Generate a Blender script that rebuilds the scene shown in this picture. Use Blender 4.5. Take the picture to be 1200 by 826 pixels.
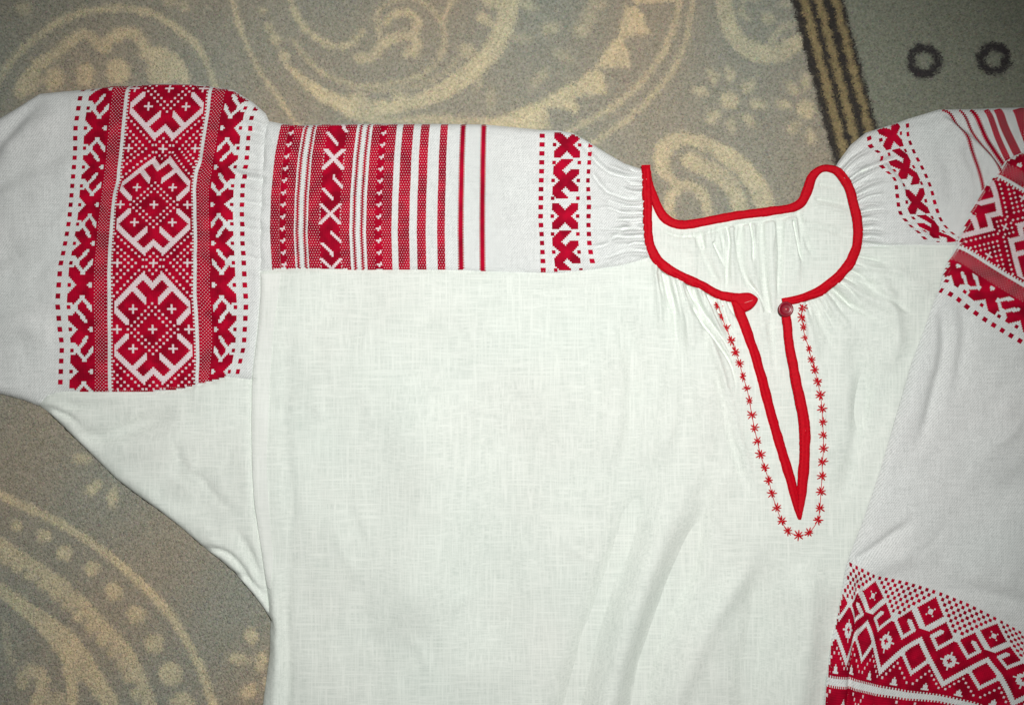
import bpy, math, random
import numpy as np
from mathutils import Vector, Matrix
from mathutils.geometry import delaunay_2d_cdt
from mathutils.bvhtree import BVHTree

random.seed(7)
RNG = np.random.default_rng(11)
scene = bpy.context.scene
for o in list(bpy.data.objects):
    bpy.data.objects.remove(o)

# ------------------------------------------------------------------ camera, light, exposure
S = 0.0008                      # metres per drawing unit (the blouse is drawn in 0.8 mm units)
CAM_H = 0.98
cam_d = bpy.data.cameras.new('camera')
cam_d.sensor_width = 36.0
cam_d.lens = 36.0 * (CAM_H - 10 * S) / (1200 * S)   # frames 0.96 m at the height of the cloth
cam_d.clip_start = 0.05
cam_d.clip_end = 50.0
cam = bpy.data.objects.new('camera', cam_d)
cam.location = (0, 0, CAM_H)
scene.collection.objects.link(cam)
scene.camera = cam

world = bpy.data.worlds.new('World')
scene.world = world
world.use_nodes = True
bgn = world.node_tree.nodes['Background']
bgn.inputs[0].default_value = (0.95, 1.0, 0.97, 1)
bgn.inputs[1].default_value = 0.055

fl = bpy.data.lights.new('camera_flash', 'SPOT')      # the camera's own flash, up and right of the lens
fl.shadow_soft_size = 0.022
fl.spot_size = math.radians(92)
fl.spot_blend = 1.0
fl.energy = 41.0
fl.color = (1.0, 0.985, 0.965)
flo = bpy.data.objects.new('camera_flash', fl)
flo.location = (0.11, 0.15, CAM_H - 0.02)
flo.rotation_euler = (Vector((-0.04, -0.075, 0)) - flo.location).to_track_quat('-Z', 'Y').to_euler()
scene.collection.objects.link(flo)

scene.view_settings.view_transform = 'Standard'
scene.view_settings.look = 'None'
scene.view_settings.gamma = 1.0
scene.view_settings.exposure = 0.0
scene.view_settings.use_curve_mapping = False

# ------------------------------------------------------------------ small helpers
def W(x, y, z=0.0):
    return ((np.asarray(x, float) - 600) * S, (413 - np.asarray(y, float)) * S, np.asarray(z, float) * S)

def link(o, parent=None):
    scene.collection.objects.link(o)
    if parent is not None:
        o.parent = parent
    return o

def mesh_from(name, verts, faces, mat, parent=None, smooth=True):
    """verts: (n,3) drawing units; faces: (m,k) int array"""
    verts = np.asarray(verts, float)
    X, Y, Z = W(verts[:, 0], verts[:, 1], verts[:, 2])
    co = np.stack([X, Y, Z], 1).astype(np.float32)
    faces = np.asarray(faces, np.int32)
    me = bpy.data.meshes.new(name)
    m, k = faces.shape
    me.vertices.add(len(co)); me.vertices.foreach_set('co', co.ravel())
    me.loops.add(m * k); me.loops.foreach_set('vertex_index', faces.ravel())
    me.polygons.add(m)
    me.polygons.foreach_set('loop_start', np.arange(0, m * k, k, dtype=np.int32))
    if smooth:
        me.polygons.foreach_set('use_smooth', np.ones(m, bool))
    me.update(calc_edges=True)
    me.materials.append(mat)
    o = bpy.data.objects.new(name, me)
    return link(o, parent)

def resample(pts, step):
    out = []
    for (x0, y0), (x1, y1) in zip(pts[:-1], pts[1:]):
        n = max(1, int(math.ceil(math.hypot(x1 - x0, y1 - y0) / step)))
        for i in range(n):
            out.append((x0 + (x1 - x0) * i / n, y0 + (y1 - y0) * i / n))
    out.append(pts[-1])
    return out

def catmull(pts, step=3.0, closed=False):
    p = [np.array(q, float) for q in pts]
    n = len(p)
    out = []
    for i in range(n if closed else n - 1):
        if closed:
            a, b, c, d = p[i - 1], p[i], p[(i + 1) % n], p[(i + 2) % n]
        else:
            b, c = p[i], p[i + 1]
            a = p[i - 1] if i > 0 else 2 * b - c
            d = p[i + 2] if i + 2 < n else 2 * c - b
        L = np.linalg.norm((c - b)[:2])
        m = max(1, int(math.ceil(L / step)))
        for k in range(m):
            t = k / m
            # centripetal-ish: damp tangents by segment length so that short segments do not overshoot
            tb = (c - a) * L / (L + np.linalg.norm((b - a)[:2]) + 1e-6)
            tc = (d - b) * L / (L + np.linalg.norm((d - c)[:2]) + 1e-6)
            h00 = 2*t**3 - 3*t**2 + 1; h10 = t**3 - 2*t**2 + t; h01 = -2*t**3 + 3*t**2; h11 = t**3 - t**2
            out.append(tuple(h00*b + h10*tb + h01*c + h11*tc))
    if not closed:
        out.append(tuple(p[-1]))
    return out

def dist_poly(X, Y, pts, full=False):
    """distance from points to an open polyline; also arc parameter 0..1 and signed side"""
    P = np.asarray(pts, float)[:, :2]
    best = np.full(X.shape, 1e18); tt = np.zeros(X.shape); sg = np.ones(X.shape)
    seg = np.diff(P, axis=0); L = np.hypot(seg[:, 0], seg[:, 1]); cum = np.concatenate([[0], np.cumsum(L)])
    for i in range(len(seg)):
        if L[i] < 1e-9:
            continue
        dx, dy = X - P[i, 0], Y - P[i, 1]
        t = np.clip((dx * seg[i, 0] + dy * seg[i, 1]) / L[i] ** 2, 0, 1)
        ex, ey = dx - t * seg[i, 0], dy - t * seg[i, 1]
        d = ex * ex + ey * ey
        m = d < best
        best = np.where(m, d, best)
        if full:
            tt = np.where(m, (cum[i] + t * L[i]) / cum[-1], tt)
            sg = np.where(m, np.sign(seg[i, 0] * dy - seg[i, 1] * dx), sg)
    best = np.sqrt(best)
    return (best, tt, sg) if full else best

def in_poly(X, Y, poly):
    r = np.zeros(X.shape, bool)
    n = len(poly)
    for i in range(n):
        x0, y0 = poly[i][:2]; x1, y1 = poly[(i + 1) % n][:2]
        if y0 == y1:
            continue
        c = ((y0 > Y) != (y1 > Y)) & (X < (x1 - x0) * (Y - y0) / (y1 - y0) + x0)
        r ^= c
    return r

class Field:
    """sum of folds, puckers and soft undulations as heights over the drawing plane"""
    def __init__(self):
        self.f = []
    def crease(self, pts, amp, w, t0=.3, t1=.3, kind='g'):
        pts = catmull(pts, 6.0)
        P = np.asarray(pts)
        reach = 3.2 * w if kind == 'g' else 6.5 * w
        self.f.append((pts, amp, w, t0, t1, kind, P[:, 0].min() - reach, P[:, 0].max() + reach, P[:, 1].min() - reach, P[:, 1].max() + reach))
    def __call__(self, X, Y):
        Z = np.zeros(X.shape)
        for pts, amp, w, t0, t1, kind, xa, xb, ya, yb in self.f:
            m = (X > xa) & (X < xb) & (Y > ya) & (Y < yb)
            if not m.any():
                continue
            d, t, s = dist_poly(X[m], Y[m], pts, True)
            tp = np.ones(d.shape)
            if t0 > 0: tp *= np.clip(t / t0, 0, 1)
            if t1 > 0: tp *= np.clip((1 - t) / t1, 0, 1)
            tp = tp * tp * (3 - 2 * tp)
            if kind == 'g':
                v = np.exp(-(d / w) ** 2)
            else:                                  # pleat: steep on one side, falling off gently on the other
                sd = d * s
                v = 1 / (1 + np.exp(-np.clip(sd / (0.28 * w), -30, 30))) * np.exp(-np.clip(sd, 0, None) / (2.2 * w))
            Z[m] += amp * tp * v
        return Z

_wv = [(RNG.uniform(-1, 1, 2), RNG.uniform(0, 6.28)) for _ in range(14)]
def undulate(X, Y, wl, amp, k0=0, n=7):
    Z = np.zeros(X.shape)
    for (k, ph) in _wv[k0:k0 + n]:
        k = k / np.linalg.norm(k) * (2 * math.pi / wl) * (0.7 + 0.6 * abs(k[0]))
        Z += np.sin(k[0] * X + k[1] * Y + ph)
    return Z * amp / math.sqrt(n)

def roll(d, R):
    q = np.clip(d / R, 0, 1)
    return np.sqrt(np.clip(1 - (1 - q) ** 2, 0, 1))

def cloth(name, poly, zf, mat, parent, h=4.5, fine=(), bstep=3.0):
    """triangulated sheet inside a polygon; returns (object, BVH in drawing units)"""
    ring = resample(list(poly) + [poly[0]], bstep)[:-1]
    B = np.array(ring)
    def hexgrid(h, x0, x1, y0, y1):
        ys = np.arange(y0, y1, h * 0.866)
        g = []
        for i, y in enumerate(ys):
            xs = np.arange(x0 + (i % 2) * h / 2, x1, h)
            g.append(np.stack([xs, np.full(xs.shape, y)], 1))
        return np.concatenate(g)
    x0, y0 = B.min(0); x1, y1 = B.max(0)
    G = hexgrid(h, x0, x1, y0, y1)
    keep = np.ones(len(G), bool)
    parts = []
    for (fx0, fy0, fx1, fy1, fh) in fine:
        keep &= ~((G[:, 0] > fx0) & (G[:, 0] < fx1) & (G[:, 1] > fy0) & (G[:, 1] < fy1))
    parts.append((G[keep], h))
    for (fx0, fy0, fx1, fy1, fh) in fine:
        parts.append((hexgrid(fh, fx0, fx1, fy0, fy1), fh))
    pts = []
    for g, hh in parts:
        m = in_poly(g[:, 0], g[:, 1], ring)
        g = g[m]
        d = dist_poly(g[:, 0], g[:, 1], ring + [ring[0]])
        pts.append(g[d > 0.55 * min(hh, bstep)])
    I = np.concatenate(pts)
    I = I + RNG.uniform(-.12, .12, I.shape)
    allp = [Vector(p) for p in B.tolist()] + [Vector(p) for p in I.tolist()]
    nb = len(B)
    ov, oe, of, _, _, _ = delaunay_2d_cdt(allp, [], [list(range(nb))], 1, 1e-4)
    V = np.array([(v.x, v.y) for v in ov])
    F = np.array([f for f in of if len(f) == 3], np.int32)
    c = V[F].mean(1)
    F = F[in_poly(c[:, 0], c[:, 1], ring)]
    # counter-clockwise seen from above (drawing y runs down)
    a, b, cc = V[F[:, 0]], V[F[:, 1]], V[F[:, 2]]
    ar = (b[:, 0]-a[:, 0])*(cc[:, 1]-a[:, 1]) - (b[:, 1]-a[:, 1])*(cc[:, 0]-a[:, 0])
    F[ar > 0] = F[ar > 0][:, ::-1]
    Z = zf(V[:, 0], V[:, 1])
    VV = np.column_stack([V, Z])
    o = mesh_from(name, VV, F, mat, parent)
    bvh = BVHTree.FromPolygons([tuple(v) for v in VV.tolist()], F.tolist())
    return o, bvh

def heights(bvh, X, Y):
    out = np.full(len(X), np.nan)
    rc = bvh.ray_cast; dn = Vector((0, 0, -1))
    for i, (x, y) in enumerate(zip(X.tolist(), Y.tolist())):
        h = rc(Vector((x, y, 300.0)), dn)
        if h[0] is not None:
            out[i] = h[0].z
    return out

# ------------------------------------------------------------------ materials
def new_mat(name):
    m = bpy.data.materials.new(name); m.use_nodes = True
    nt = m.node_tree
    b = nt.nodes['Principled BSDF']
    return m, nt, b

def N(nt, t, **kw):
    n = nt.nodes.new(t)
    for k, v in kw.items():
        setattr(n, k, v)
    return n

def fabric(name, col, col2, rough=0.9, fine=900, slub=True, twill=False, bump=0.25, sheen=0.15):
    m, nt, b = new_mat(name)
    L = nt.links.new
    tc = N(nt, 'ShaderNodeTexCoord')
    def noise(scale, sx, sy, detail=2):
        mp = N(nt, 'ShaderNodeMapping'); mp.inputs['Scale'].default_value = (sx, sy, 1)
        L(tc.outputs['Object'], mp.inputs[0])
        n = N(nt, 'ShaderNodeTexNoise'); n.inputs['Scale'].default_value = scale; n.inputs['Detail'].default_value = detail
        L(mp.outputs[0], n.inputs[0])
        return n.outputs[0]
    def math_(op, a, c):
        n = N(nt, 'ShaderNodeMath', operation=op)
        for i, v in enumerate((a, c)):
            if isinstance(v, (int, float)): n.inputs[i].default_value = v
            else: L(v, n.inputs[i])
        return n.outputs[0]
    warp = noise(fine, 1, .05); weft = noise(fine, .05, 1)
    thr = math_('ADD', warp, weft)
    thr = math_('MULTIPLY', thr, .5)
    if twill:
        mp = N(nt, 'ShaderNodeMapping'); mp.inputs['Rotation'].default_value = (0, 0, math.radians(38))
        L(tc.outputs['Object'], mp.inputs[0])
        wv = N(nt, 'ShaderNodeTexWave'); wv.inputs['Scale'].default_value = 170; wv.inputs['Distortion'].default_value = 1.5
        wv.inputs['Detail'].default_value = 1
        L(mp.outputs[0], wv.inputs[0])
        gr = noise(1300, 1, 1, 1)
        w2 = math_('ADD', math_('MULTIPLY', wv.outputs[0], .2), math_('MULTIPLY', gr, .68))
        thr = math_('ADD', math_('MULTIPLY', thr, .45), math_('MULTIPLY', w2, .7))
    fac = thr
    if slub:
        s1 = noise(520, 1, .05, 1); s2 = noise(520, .05, 1, 1)
        mx = math_('MAXIMUM', s1, s2)
        fac = math_('ADD', math_('MULTIPLY', thr, .55), math_('MULTIPLY', mx, .5))
    cr = N(nt, 'ShaderNodeValToRGB')
    cr.color_ramp.elements[0].position = .36; cr.color_ramp.elements[0].color = (*col2, 1)
    cr.color_ramp.elements[1].position = .66; cr.color_ramp.elements[1].color = (*col, 1)
    L(fac, cr.inputs[0])
    big = noise(7, 1, 1, 3)                 # faint yellowing and wash unevenness
    mix = N(nt, 'ShaderNodeMix', data_type='RGBA'); mix.blend_type = 'MULTIPLY'
    r2 = N(nt, 'ShaderNodeValToRGB')
    r2.color_ramp.elements[0].position = .3; r2.color_ramp.elements[0].color = (.965, .985, .965, 1)
    r2.color_ramp.elements[1].position = .7; r2.color_ramp.elements[1].color = (1, .985, .97, 1)
    L(big, r2.inputs[0]); mix.inputs[0].default_value = 1
    L(cr.outputs[0], mix.inputs[6]); L(r2.outputs[0], mix.inputs[7])
    L(mix.outputs[2], b.inputs['Base Color'])
    b.inputs['Roughness'].default_value = rough
    b.inputs['Specular IOR Level'].default_value = .15
    b.inputs['Sheen Weight'].default_value = sheen
    bp = N(nt, 'ShaderNodeBump'); bp.inputs['Strength'].default_value = bump; bp.inputs['Distance'].default_value = .0006
    L(thr, bp.inputs['Height']); L(bp.outputs[0], b.inputs['Normal'])
    return m

M_LINEN = fabric('white_linen', (.85, .895, .845), (.66, .715, .67), fine=1000, bump=.32)
M_BAND = fabric('seam_linen', (.89, .915, .88), (.76, .80, .76), fine=900, bump=.3)
M_COTTON = fabric('white_cotton', (.86, .885, .88), (.54, .565, .56), fine=1000, slub=False, twill=True, bump=.45)

def red_mat(name, c1, c2, scale, rough, bump):
    m, nt, b = new_mat(name)
    L = nt.links.new
    tc = N(nt, 'ShaderNodeTexCoord')
    n = N(nt, 'ShaderNodeTexNoise'); n.inputs['Scale'].default_value = scale; n.inputs['Detail'].default_value = 3
    L(tc.outputs['Object'], n.inputs[0])
    cr = N(nt, 'ShaderNodeValToRGB')
    cr.color_ramp.elements[0].position = .35; cr.color_ramp.elements[0].color = (*c2, 1)
    cr.color_ramp.elements[1].position = .65; cr.color_ramp.elements[1].color = (*c1, 1)
    L(n.outputs[0], cr.inputs[0]); L(cr.outputs[0], b.inputs['Base Color'])
    b.inputs['Roughness'].default_value = rough
    b.inputs['Specular IOR Level'].default_value = .08
    bp = N(nt, 'ShaderNodeBump'); bp.inputs['Strength'].default_value = bump; bp.inputs['Distance'].default_value = .0004
    n2 = N(nt, 'ShaderNodeTexNoise'); n2.inputs['Scale'].default_value = 1500
    L(tc.outputs['Object'], n2.inputs[0]); L(n2.outputs[0], bp.inputs['Height']); L(bp.outputs[0], b.inputs['Normal'])
    return m
M_RED = red_mat('crimson_thread', (.50, .001, .026), (.27, .0005, .015), 75, .75, .35)
M_BIND = red_mat('red_bias_tape', (.60, .003, .014), (.50, .002, .011), 500, .6, .3)
M_STAR = red_mat('red_embroidery_thread', (.66, .008, .02), (.54, .005, .015), 400, .55, .2)
M_WTH = red_mat('white_pattern_thread', (.82, .71, .72), (.70, .58, .60), 500, .8, .3)
M_STITCH = red_mat('dark_red_sewing_thread', (.34, .002, .01), (.28, .002, .01), 500, .6, .1)
M_PINK = red_mat('pink_thread', (.85, .35, .33), (.7, .2, .2), 500, .7, .2)
m, nt, b = new_mat('red_button_plastic')
b.inputs['Base Color'].default_value = (.24, .002, .016, 1); b.inputs['Roughness'].default_value = .32
M_BUTTON = m

# ------------------------------------------------------------------ carpet: woven pattern as pile colour
CX0, CX1, CY0, CY1, CS = -800, 2000, -700, 1520, 2.0
cgx, cgy = np.meshgrid(np.arange(CX0, CX1 + .1, CS), np.arange(CY0, CY1 + .1, CS))
cjx = 600 + (cgx - 600) / 1.0095 + undulate(cgx, cgy, 9, .9) + RNG.normal(0, .6, cgx.shape)
cjy = 413 + (cgy - 413) / 1.0095 + undulate(cgx, cgy, 11, .9, 6) + RNG.normal(0, .6, cgx.shape)
beige = np.zeros(cgx.shape)
def sub(pts, pad):
    pad = pad + 10
    P = np.asarray(pts, float)
    ix0 = max(0, int((P[:, 0].min() - pad - CX0) / CS)); ix1 = int((P[:, 0].max() + pad - CX0) / CS) + 2
    iy0 = max(0, int((P[:, 1].min() - pad - CY0) / CS)); iy1 = int((P[:, 1].max() + pad - CY0) / CS) + 2
    return slice(iy0, max(iy0, iy1)), slice(ix0, max(ix0, ix1))
def stroke(pts, w, amt=1.0, soft=3.0):
    """pts: (x,y) or (x,y,width)"""
    pts = [(p[0], p[1], p[2] if len(p) > 2 else w) for p in pts]
    pp = catmull(pts, 5.0)
    for (a, bb) in zip(pp[:-1], pp[1:]):
        ww = (a[2] + bb[2]) / 2
        sl = sub([a[:2], bb[:2]], ww + 6)
        X, Y = cjx[sl], cjy[sl]
        if X.size == 0: continue
        d = dist_poly(X, Y, [a[:2], bb[:2]])
        beige[sl] = np.maximum(beige[sl], amt * np.clip((ww / 2 - d) / soft + .5, 0, 1))
def blob(x, y, rx, ry=None, ang=0, amt=1.0, soft=3.5):
    ry = ry or rx
    sl = sub([(x, y)], max(rx, ry) + 8)
    X, Y = cjx[sl] - x, cjy[sl] - y
    if X.size == 0: return
    a = math.radians(ang); u = X * math.cos(a) + Y * math.sin(a); v = -X * math.sin(a) + Y * math.cos(a)
    d = (np.sqrt((u / rx) ** 2 + (v / ry) ** 2) - 1) * min(rx, ry)
    beige[sl] = np.maximum(beige[sl], amt * np.clip(-d / soft + .5, 0, 1))
def fillp(poly, amt=1.0, soft=3.0):
    sl = sub(poly, 8)
    X, Y = cjx[sl], cjy[sl]
    if X.size == 0: return
    d = dist_poly(X, Y, list(poly) + [poly[0]]); d = np.where(in_poly(X, Y, poly), d, -d)
    beige[sl] = np.maximum(beige[sl], amt * np.clip(d / soft + .5, 0, 1))

# upper left scalloped medallion
stroke([(-20, 130), (-5, 100), (10, 75), (30, 55), (50, 38), (80, 20), (120, 11), (150, 10), (180, 17), (205, 32), (225, 48), (240, 70), (250, 96), (256, 140)], 8, .85)
stroke([(22, 108), (30, 92), (45, 76), (60, 66), (66, 62), (80, 50), (95, 41), (108, 44), (118, 56)], 13, .8)
stroke([(122, 55), (132, 43), (150, 38), (164, 46), (172, 60)], 14, .85)
stroke([(172, 64), (188, 62), (204, 72), (214, 90), (216, 110)], 15, .85)
blob(100, 88, 11, 14, 0, .8); blob(138, 84, 14, 15, -20, .85); blob(62, 92, 12, 14, 20, .75); blob(190, 84, 18, 20, 0, .85); blob(36, 96, 12, 16, 30, .7)
blob(28, 10, 10, 8, 0, .6); blob(198, 2, 8, 5, 0, .6); blob(216, 7, 6, 7, 0, .6)
stroke([(-200, 40), (-120, -40), (-20, -80), (100, -95), (190, -60)], 10, .7)
# vines and spiral
stroke([(262, -40), (272, 0), (280, 30), (292, 60), (305, 85), (320, 105), (335, 127), (350, 150)], 6, .75)
for x, y, r in ((308, 13, 4.5), (315, 32, 5), (323, 47, 6.5), (333, 66, 7)): blob(x, y, r, r, 0, .75)
stroke([(332, -40), (340, 0), (346, 16), (358, 34), (375, 47), (395, 55), (412, 51), (425, 38)], 7, .85)
stroke([(445, 40), (441, 22), (448, 8), (464, -2), (482, -4), (498, 4), (512, 18), (520, 36), (520, 54), (511, 74), (490, 90), (460, 98), (428, 100), (400, 96), (376, 84), (357, 66), (345, 48)], 6, .62)
stroke([(410, 102), (450, 106), (490, 100), (520, 86), (540, 66)], 5, .45)
stroke([(534, -10), (524, 12), (518, 28)], 6, .7)
stroke([(452, 26), (464, 16), (480, 16), (490, 26), (486, 36)], 9, .85)
stroke([(420, 69), (438, 65), (446, 54), (460, 46), (478, 42), (489, 50), (486, 60), (478, 62)], 12, .8)
stroke([(338, 78, 6), (360, 98, 11), (385, 115, 17), (420, 127, 20), (455, 126, 16), (490, 119, 15), (520, 106, 20), (550, 85, 22), (575, 60, 22), (590, 30, 23), (597, 0, 20), (598, -40, 18)], 15, .95)
blob(568, 22, 10, 7, 40, .8); blob(576, 2, 14, 8, 30, .8); blob(548, 60, 10, 8, 30, .7); blob(470, 113, 9, 6, 0, .7); blob(420, 115, 12, 8, 0, .8)
stroke([(408, 135), (450, 141), (500, 140), (560, 142), (600, 140)], 9, .65)
# toothed band
fillp([(560, 152), (600, 130), (635, 118), (670, 96), (678, 132), (640, 124), (645, 150), (600, 156)])
fillp([(660, 112), (690, 82), (708, 84), (711, 110), (675, 114)])
fillp([(694, 84), (720, 46), (732, 44), (739, 78), (705, 79)])
fillp([(722, 52), (732, 8), (746, 8), (765, 41), (730, 43)])
fillp([(738, -40), (742, 4), (766, 5), (790, 0), (800, -30)], .9)
stroke([(664, 156), (690, 142), (720, 124), (750, 98), (775, 65), (790, 30), (796, 0), (800, -40)], 7, .8)
stroke([(688, 172), (710, 158), (735, 140), (765, 112), (790, 80), (804, 45), (811, 0), (814, -40)], 6, .75)
for x, y, rx, ry, a, am in ((618, 6, 14, 6, 20, .55), (645, 34, 12, 7, -20, .6), (682, 36, 10, 8, 0, .6), (690, 20, 9, 12, 0, .45), (632, 92, 14, 6, -50, .5), (612, 45, 14, 5, 0, .4), (660, 66, 12, 7, 30, .4), (700, 5, 12, 6, 0, .5), (575, 115, 5, 14, 0, .45), (560, 100, 5, 10, 20, .4)):
    blob(x, y, rx, ry, a, am, 5)
# round medallion and small flowers
stroke([(852, -40, 18), (849, 0, 18), (853, 26, 20), (866, 48, 20), (888, 62, 22), (912, 62, 20), (934, 50, 18)], 20, .8)
stroke([(872, -2), (868, 14), (876, 22)], 6, .5); blob(900, 22, 8, 8, 0, .6); stroke([(905, 48), (915, 34), (930, 28)], 7, .6); blob(920, 5, 7, 5, 0, .5); blob(884, -4, 10, 6, 0, .5)
def flower(cx, cy, r, petals):
    blob(cx, cy, r, r, 0, .85)
    for px, py in petals:
        blob(px, py, 10, 5.5, math.degrees(math.atan2(py - cy, px - cx)), .72)
flower(855, 118, 11, [(835, 90), (855, 88), (877, 101), (888, 122), (877, 141), (857, 147), (836, 136), (821, 107)])
flower(945, 128, 11, [(918, 123), (929, 104), (944, 96), (930, 149), (950, 160)])
# paisley behind the neck
stroke([(792, 215, 10), (779, 200, 16), (776, 180, 20), (788, 166, 18), (808, 163, 15), (833, 172, 16), (858, 187, 20), (880, 208, 22), (894, 232, 24), (898, 260, 22)], 16, .9)
stroke([(808, 188), (835, 200), (858, 220), (868, 245), (868, 270)], 20, .75)
stroke([(790, 262), (783, 245), (787, 228), (802, 218), (818, 222), (828, 238), (832, 262)], 12, .85)
# lower left fan
stroke([(-60, 555), (0, 580), (45, 601), (91, 626), (136, 657), (159, 678), (191, 710), (218, 750), (240, 796), (252, 840), (258, 900)], 10, .95)
for x, y, r in ((-10, 605, 5), (20, 616, 6), (51, 628, 8), (76, 647, 9), (108, 666, 9), (133, 693, 10), (159, 720, 10.5), (181, 754, 12), (200, 789, 14), (214, 824, 14), (222, 866, 14)):
    blob(x, y, r, r, 0, .95)
A2 = [(-40, 618), (0, 637), (27, 655), (59, 676), (87, 699), (114, 727), (141, 755), (160, 785), (176, 826), (186, 880)]
stroke(A2, 15, .9)
for x, y in resample(A2, 27)[1:]:
    blob(x - 8, y + 8, 8, 8, 0, .85)
stroke([(-30, 670, 10), (0, 690, 14), (27, 711, 18), (55, 733, 24), (82, 760, 30), (104, 788, 24), (130, 826, 20), (150, 880, 20)], 20, .95)
stroke([(80, 765, 20), (84, 795, 16), (84, 830, 14), (80, 880, 14)], 16, .9)
stroke([(26, 800), (30, 787), (44, 787), (50, 800), (46, 818), (36, 835)], 15, .85)
stroke([(6, 730), (8, 752), (14, 775)], 8, .4); blob(64, 822, 14, 10, -40, .7)
for a in ((96, 537, 11, 6, 0), (109, 572, 13, 6, -45), (132, 583, 6, 13, 10), (150, 556, 10, 6, 20), (294, 745, 8, 10, -20), (280, 772, 14, 6.5, 5), (291, 810, 12, 8, -40), (306, 775, 7, 12, 10), (318, 800, 10, 10, 0)):
    blob(*a, .9)
# beyond the frame the same ornament goes on
for cx, cy in ((-220, 260), (-260, 760), (120, 1010), (560, 1060), (-180, -220), (400, -220), (820, -230), (700, 1080), (-560, 20), (-600, 520), (-520, 1020), (-160, 1260), (320, 1330), (-480, -480), (0, -520), (480, -540), (760, -560)):
    for r, w in ((95, 10), (66, 16), (30, 14)):
        stroke([(cx + r * math.cos(t), cy + r * math.sin(t)) for t in np.linspace(0, 5.4, 26)], w, .8)
beige *= np.clip(.86 + undulate(cgx, cgy, 40, .12, 3), 0, 1)
beige *= (cgx < 927 + .262 * cgy + 4)

BG = np.array((.300, .284, .228)); BE = np.array((.54, .478, .325)); GR = np.array((.225, .236, .186))
DK = np.array((.042, .038, .034)); GO = np.array((.265, .212, .112)); RG = np.array((.038, .034, .036))
col = BG * (1 - beige[..., None]) + BE * beige[..., None]
tone = undulate(cgx, cgy, 260, .07, 0)
col = col * (1 + np.stack([tone, np.zeros_like(tone), -tone * .6], -1))
su = cjx - (927 + .262 * cjy)
right = np.clip((su - 58) / 3, 0, 1)[..., None]
col = col * (1 - right) + GR * right
def lay(colr, mask):
    global col
    mk = mask[..., None]
    col = col * (1 - mk) + colr * mk
def band(a, bb): return np.clip((su - a) / 3 + .5, 0, 1) * np.clip((bb - su) / 3 + .5, 0, 1)
lay(DK, band(0, 62))
for a, bb in ((10.5, 20), (28, 37), (47.5, 56)): lay(GO, band(a, bb))
for k, (x, y, ro, ri) in enumerate([(1083, 72, 20, 11), (1165, 69, 19.5, 10.5), (1247, 66, 20, 11), (1330, 64, 20, 11)]
                                   + [(1110 + 82 * i + 70 * j, y_ + 0, 20, 11) for j, y_ in ((0, 330), (1, 600), (2, 870), (3, 1140)) for i in range(7)] + [(1410 + 82 * i, 61 - 2 * i, 20, 11) for i in range(6)] + [(1030 + 82 * i, -190, 20, 11) for i in range(10)]):
    d = np.hypot(cjx - x, (cjy - y) * 1.02)
    lay(RG, np.clip((ro + .8 - d) / 3 + .5, 0, 1) * np.clip((d - ri + .8) / 3 + .5, 0, 1) * .97)

def carpet_mat(name):
    m, nt, b = new_mat(name)
    L = nt.links.new
    at = N(nt, 'ShaderNodeAttribute'); at.attribute_name = 'pile_colour'
    tc = N(nt, 'ShaderNodeTexCoord')
    n1 = N(nt, 'ShaderNodeTexNoise'); n1.inputs['Scale'].default_value = 420; n1.inputs['Detail'].default_value = 3
    L(tc.outputs['Object'], n1.inputs[0])
    cr = N(nt, 'ShaderNodeValToRGB')
    cr.color_ramp.elements[0].position = .3; cr.color_ramp.elements[0].color = (.78, .80, .78, 1)
    cr.color_ramp.elements[1].position = .72; cr.color_ramp.elements[1].color = (1.25, 1.22, 1.22, 1)
    L(n1.outputs[0], cr.inputs[0])
    mx = N(nt, 'ShaderNodeMix', data_type='RGBA'); mx.blend_type = 'MULTIPLY'; mx.inputs[0].default_value = 1
    L(at.outputs['Color'], mx.inputs[6]); L(cr.outputs[0], mx.inputs[7])
    L(mx.outputs[2], b.inputs['Base Color'])
    b.inputs['Roughness'].default_value = 1.0; b.inputs['Specular IOR Level'].default_value = .05
    b.inputs['Sheen Weight'].default_value = .2
    return m
M_CARPET = carpet_mat('carpet_wool')

def set_colour(o, rgb):
    me = o.data
    ca = me.color_attributes.new('pile_colour', 'FLOAT_COLOR', 'POINT')
    a = np.ones((len(me.vertices), 4), np.float32); a[:, :3] = rgb
    ca.data.foreach_set('color', a.ravel())

ny, nx = cgx.shape
step = 3                                         # carpet backing on a 6-unit grid, pile on top of it
gx, gy = cgx[::step, ::step], cgy[::step, ::step]
hy, hx = gx.shape
idx = np.arange(hy * hx).reshape(hy, hx)
F = np.stack([idx[:-1, :-1], idx[1:, :-1], idx[1:, 1:], idx[:-1, 1:]], -1).reshape(-1, 4)
V = np.stack([gx, gy, RNG.normal(-2.2, .25, gx.shape)], -1).reshape(-1, 3)
carpet = mesh_from('carpet', V, F, M_CARPET)
set_colour(carpet, col[::step, ::step].reshape(-1, 3))
carpet['kind'] = 'structure'
carpet['label'] = 'grey green carpet with beige paisley ornament, dark striped border and ring motifs'

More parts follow.
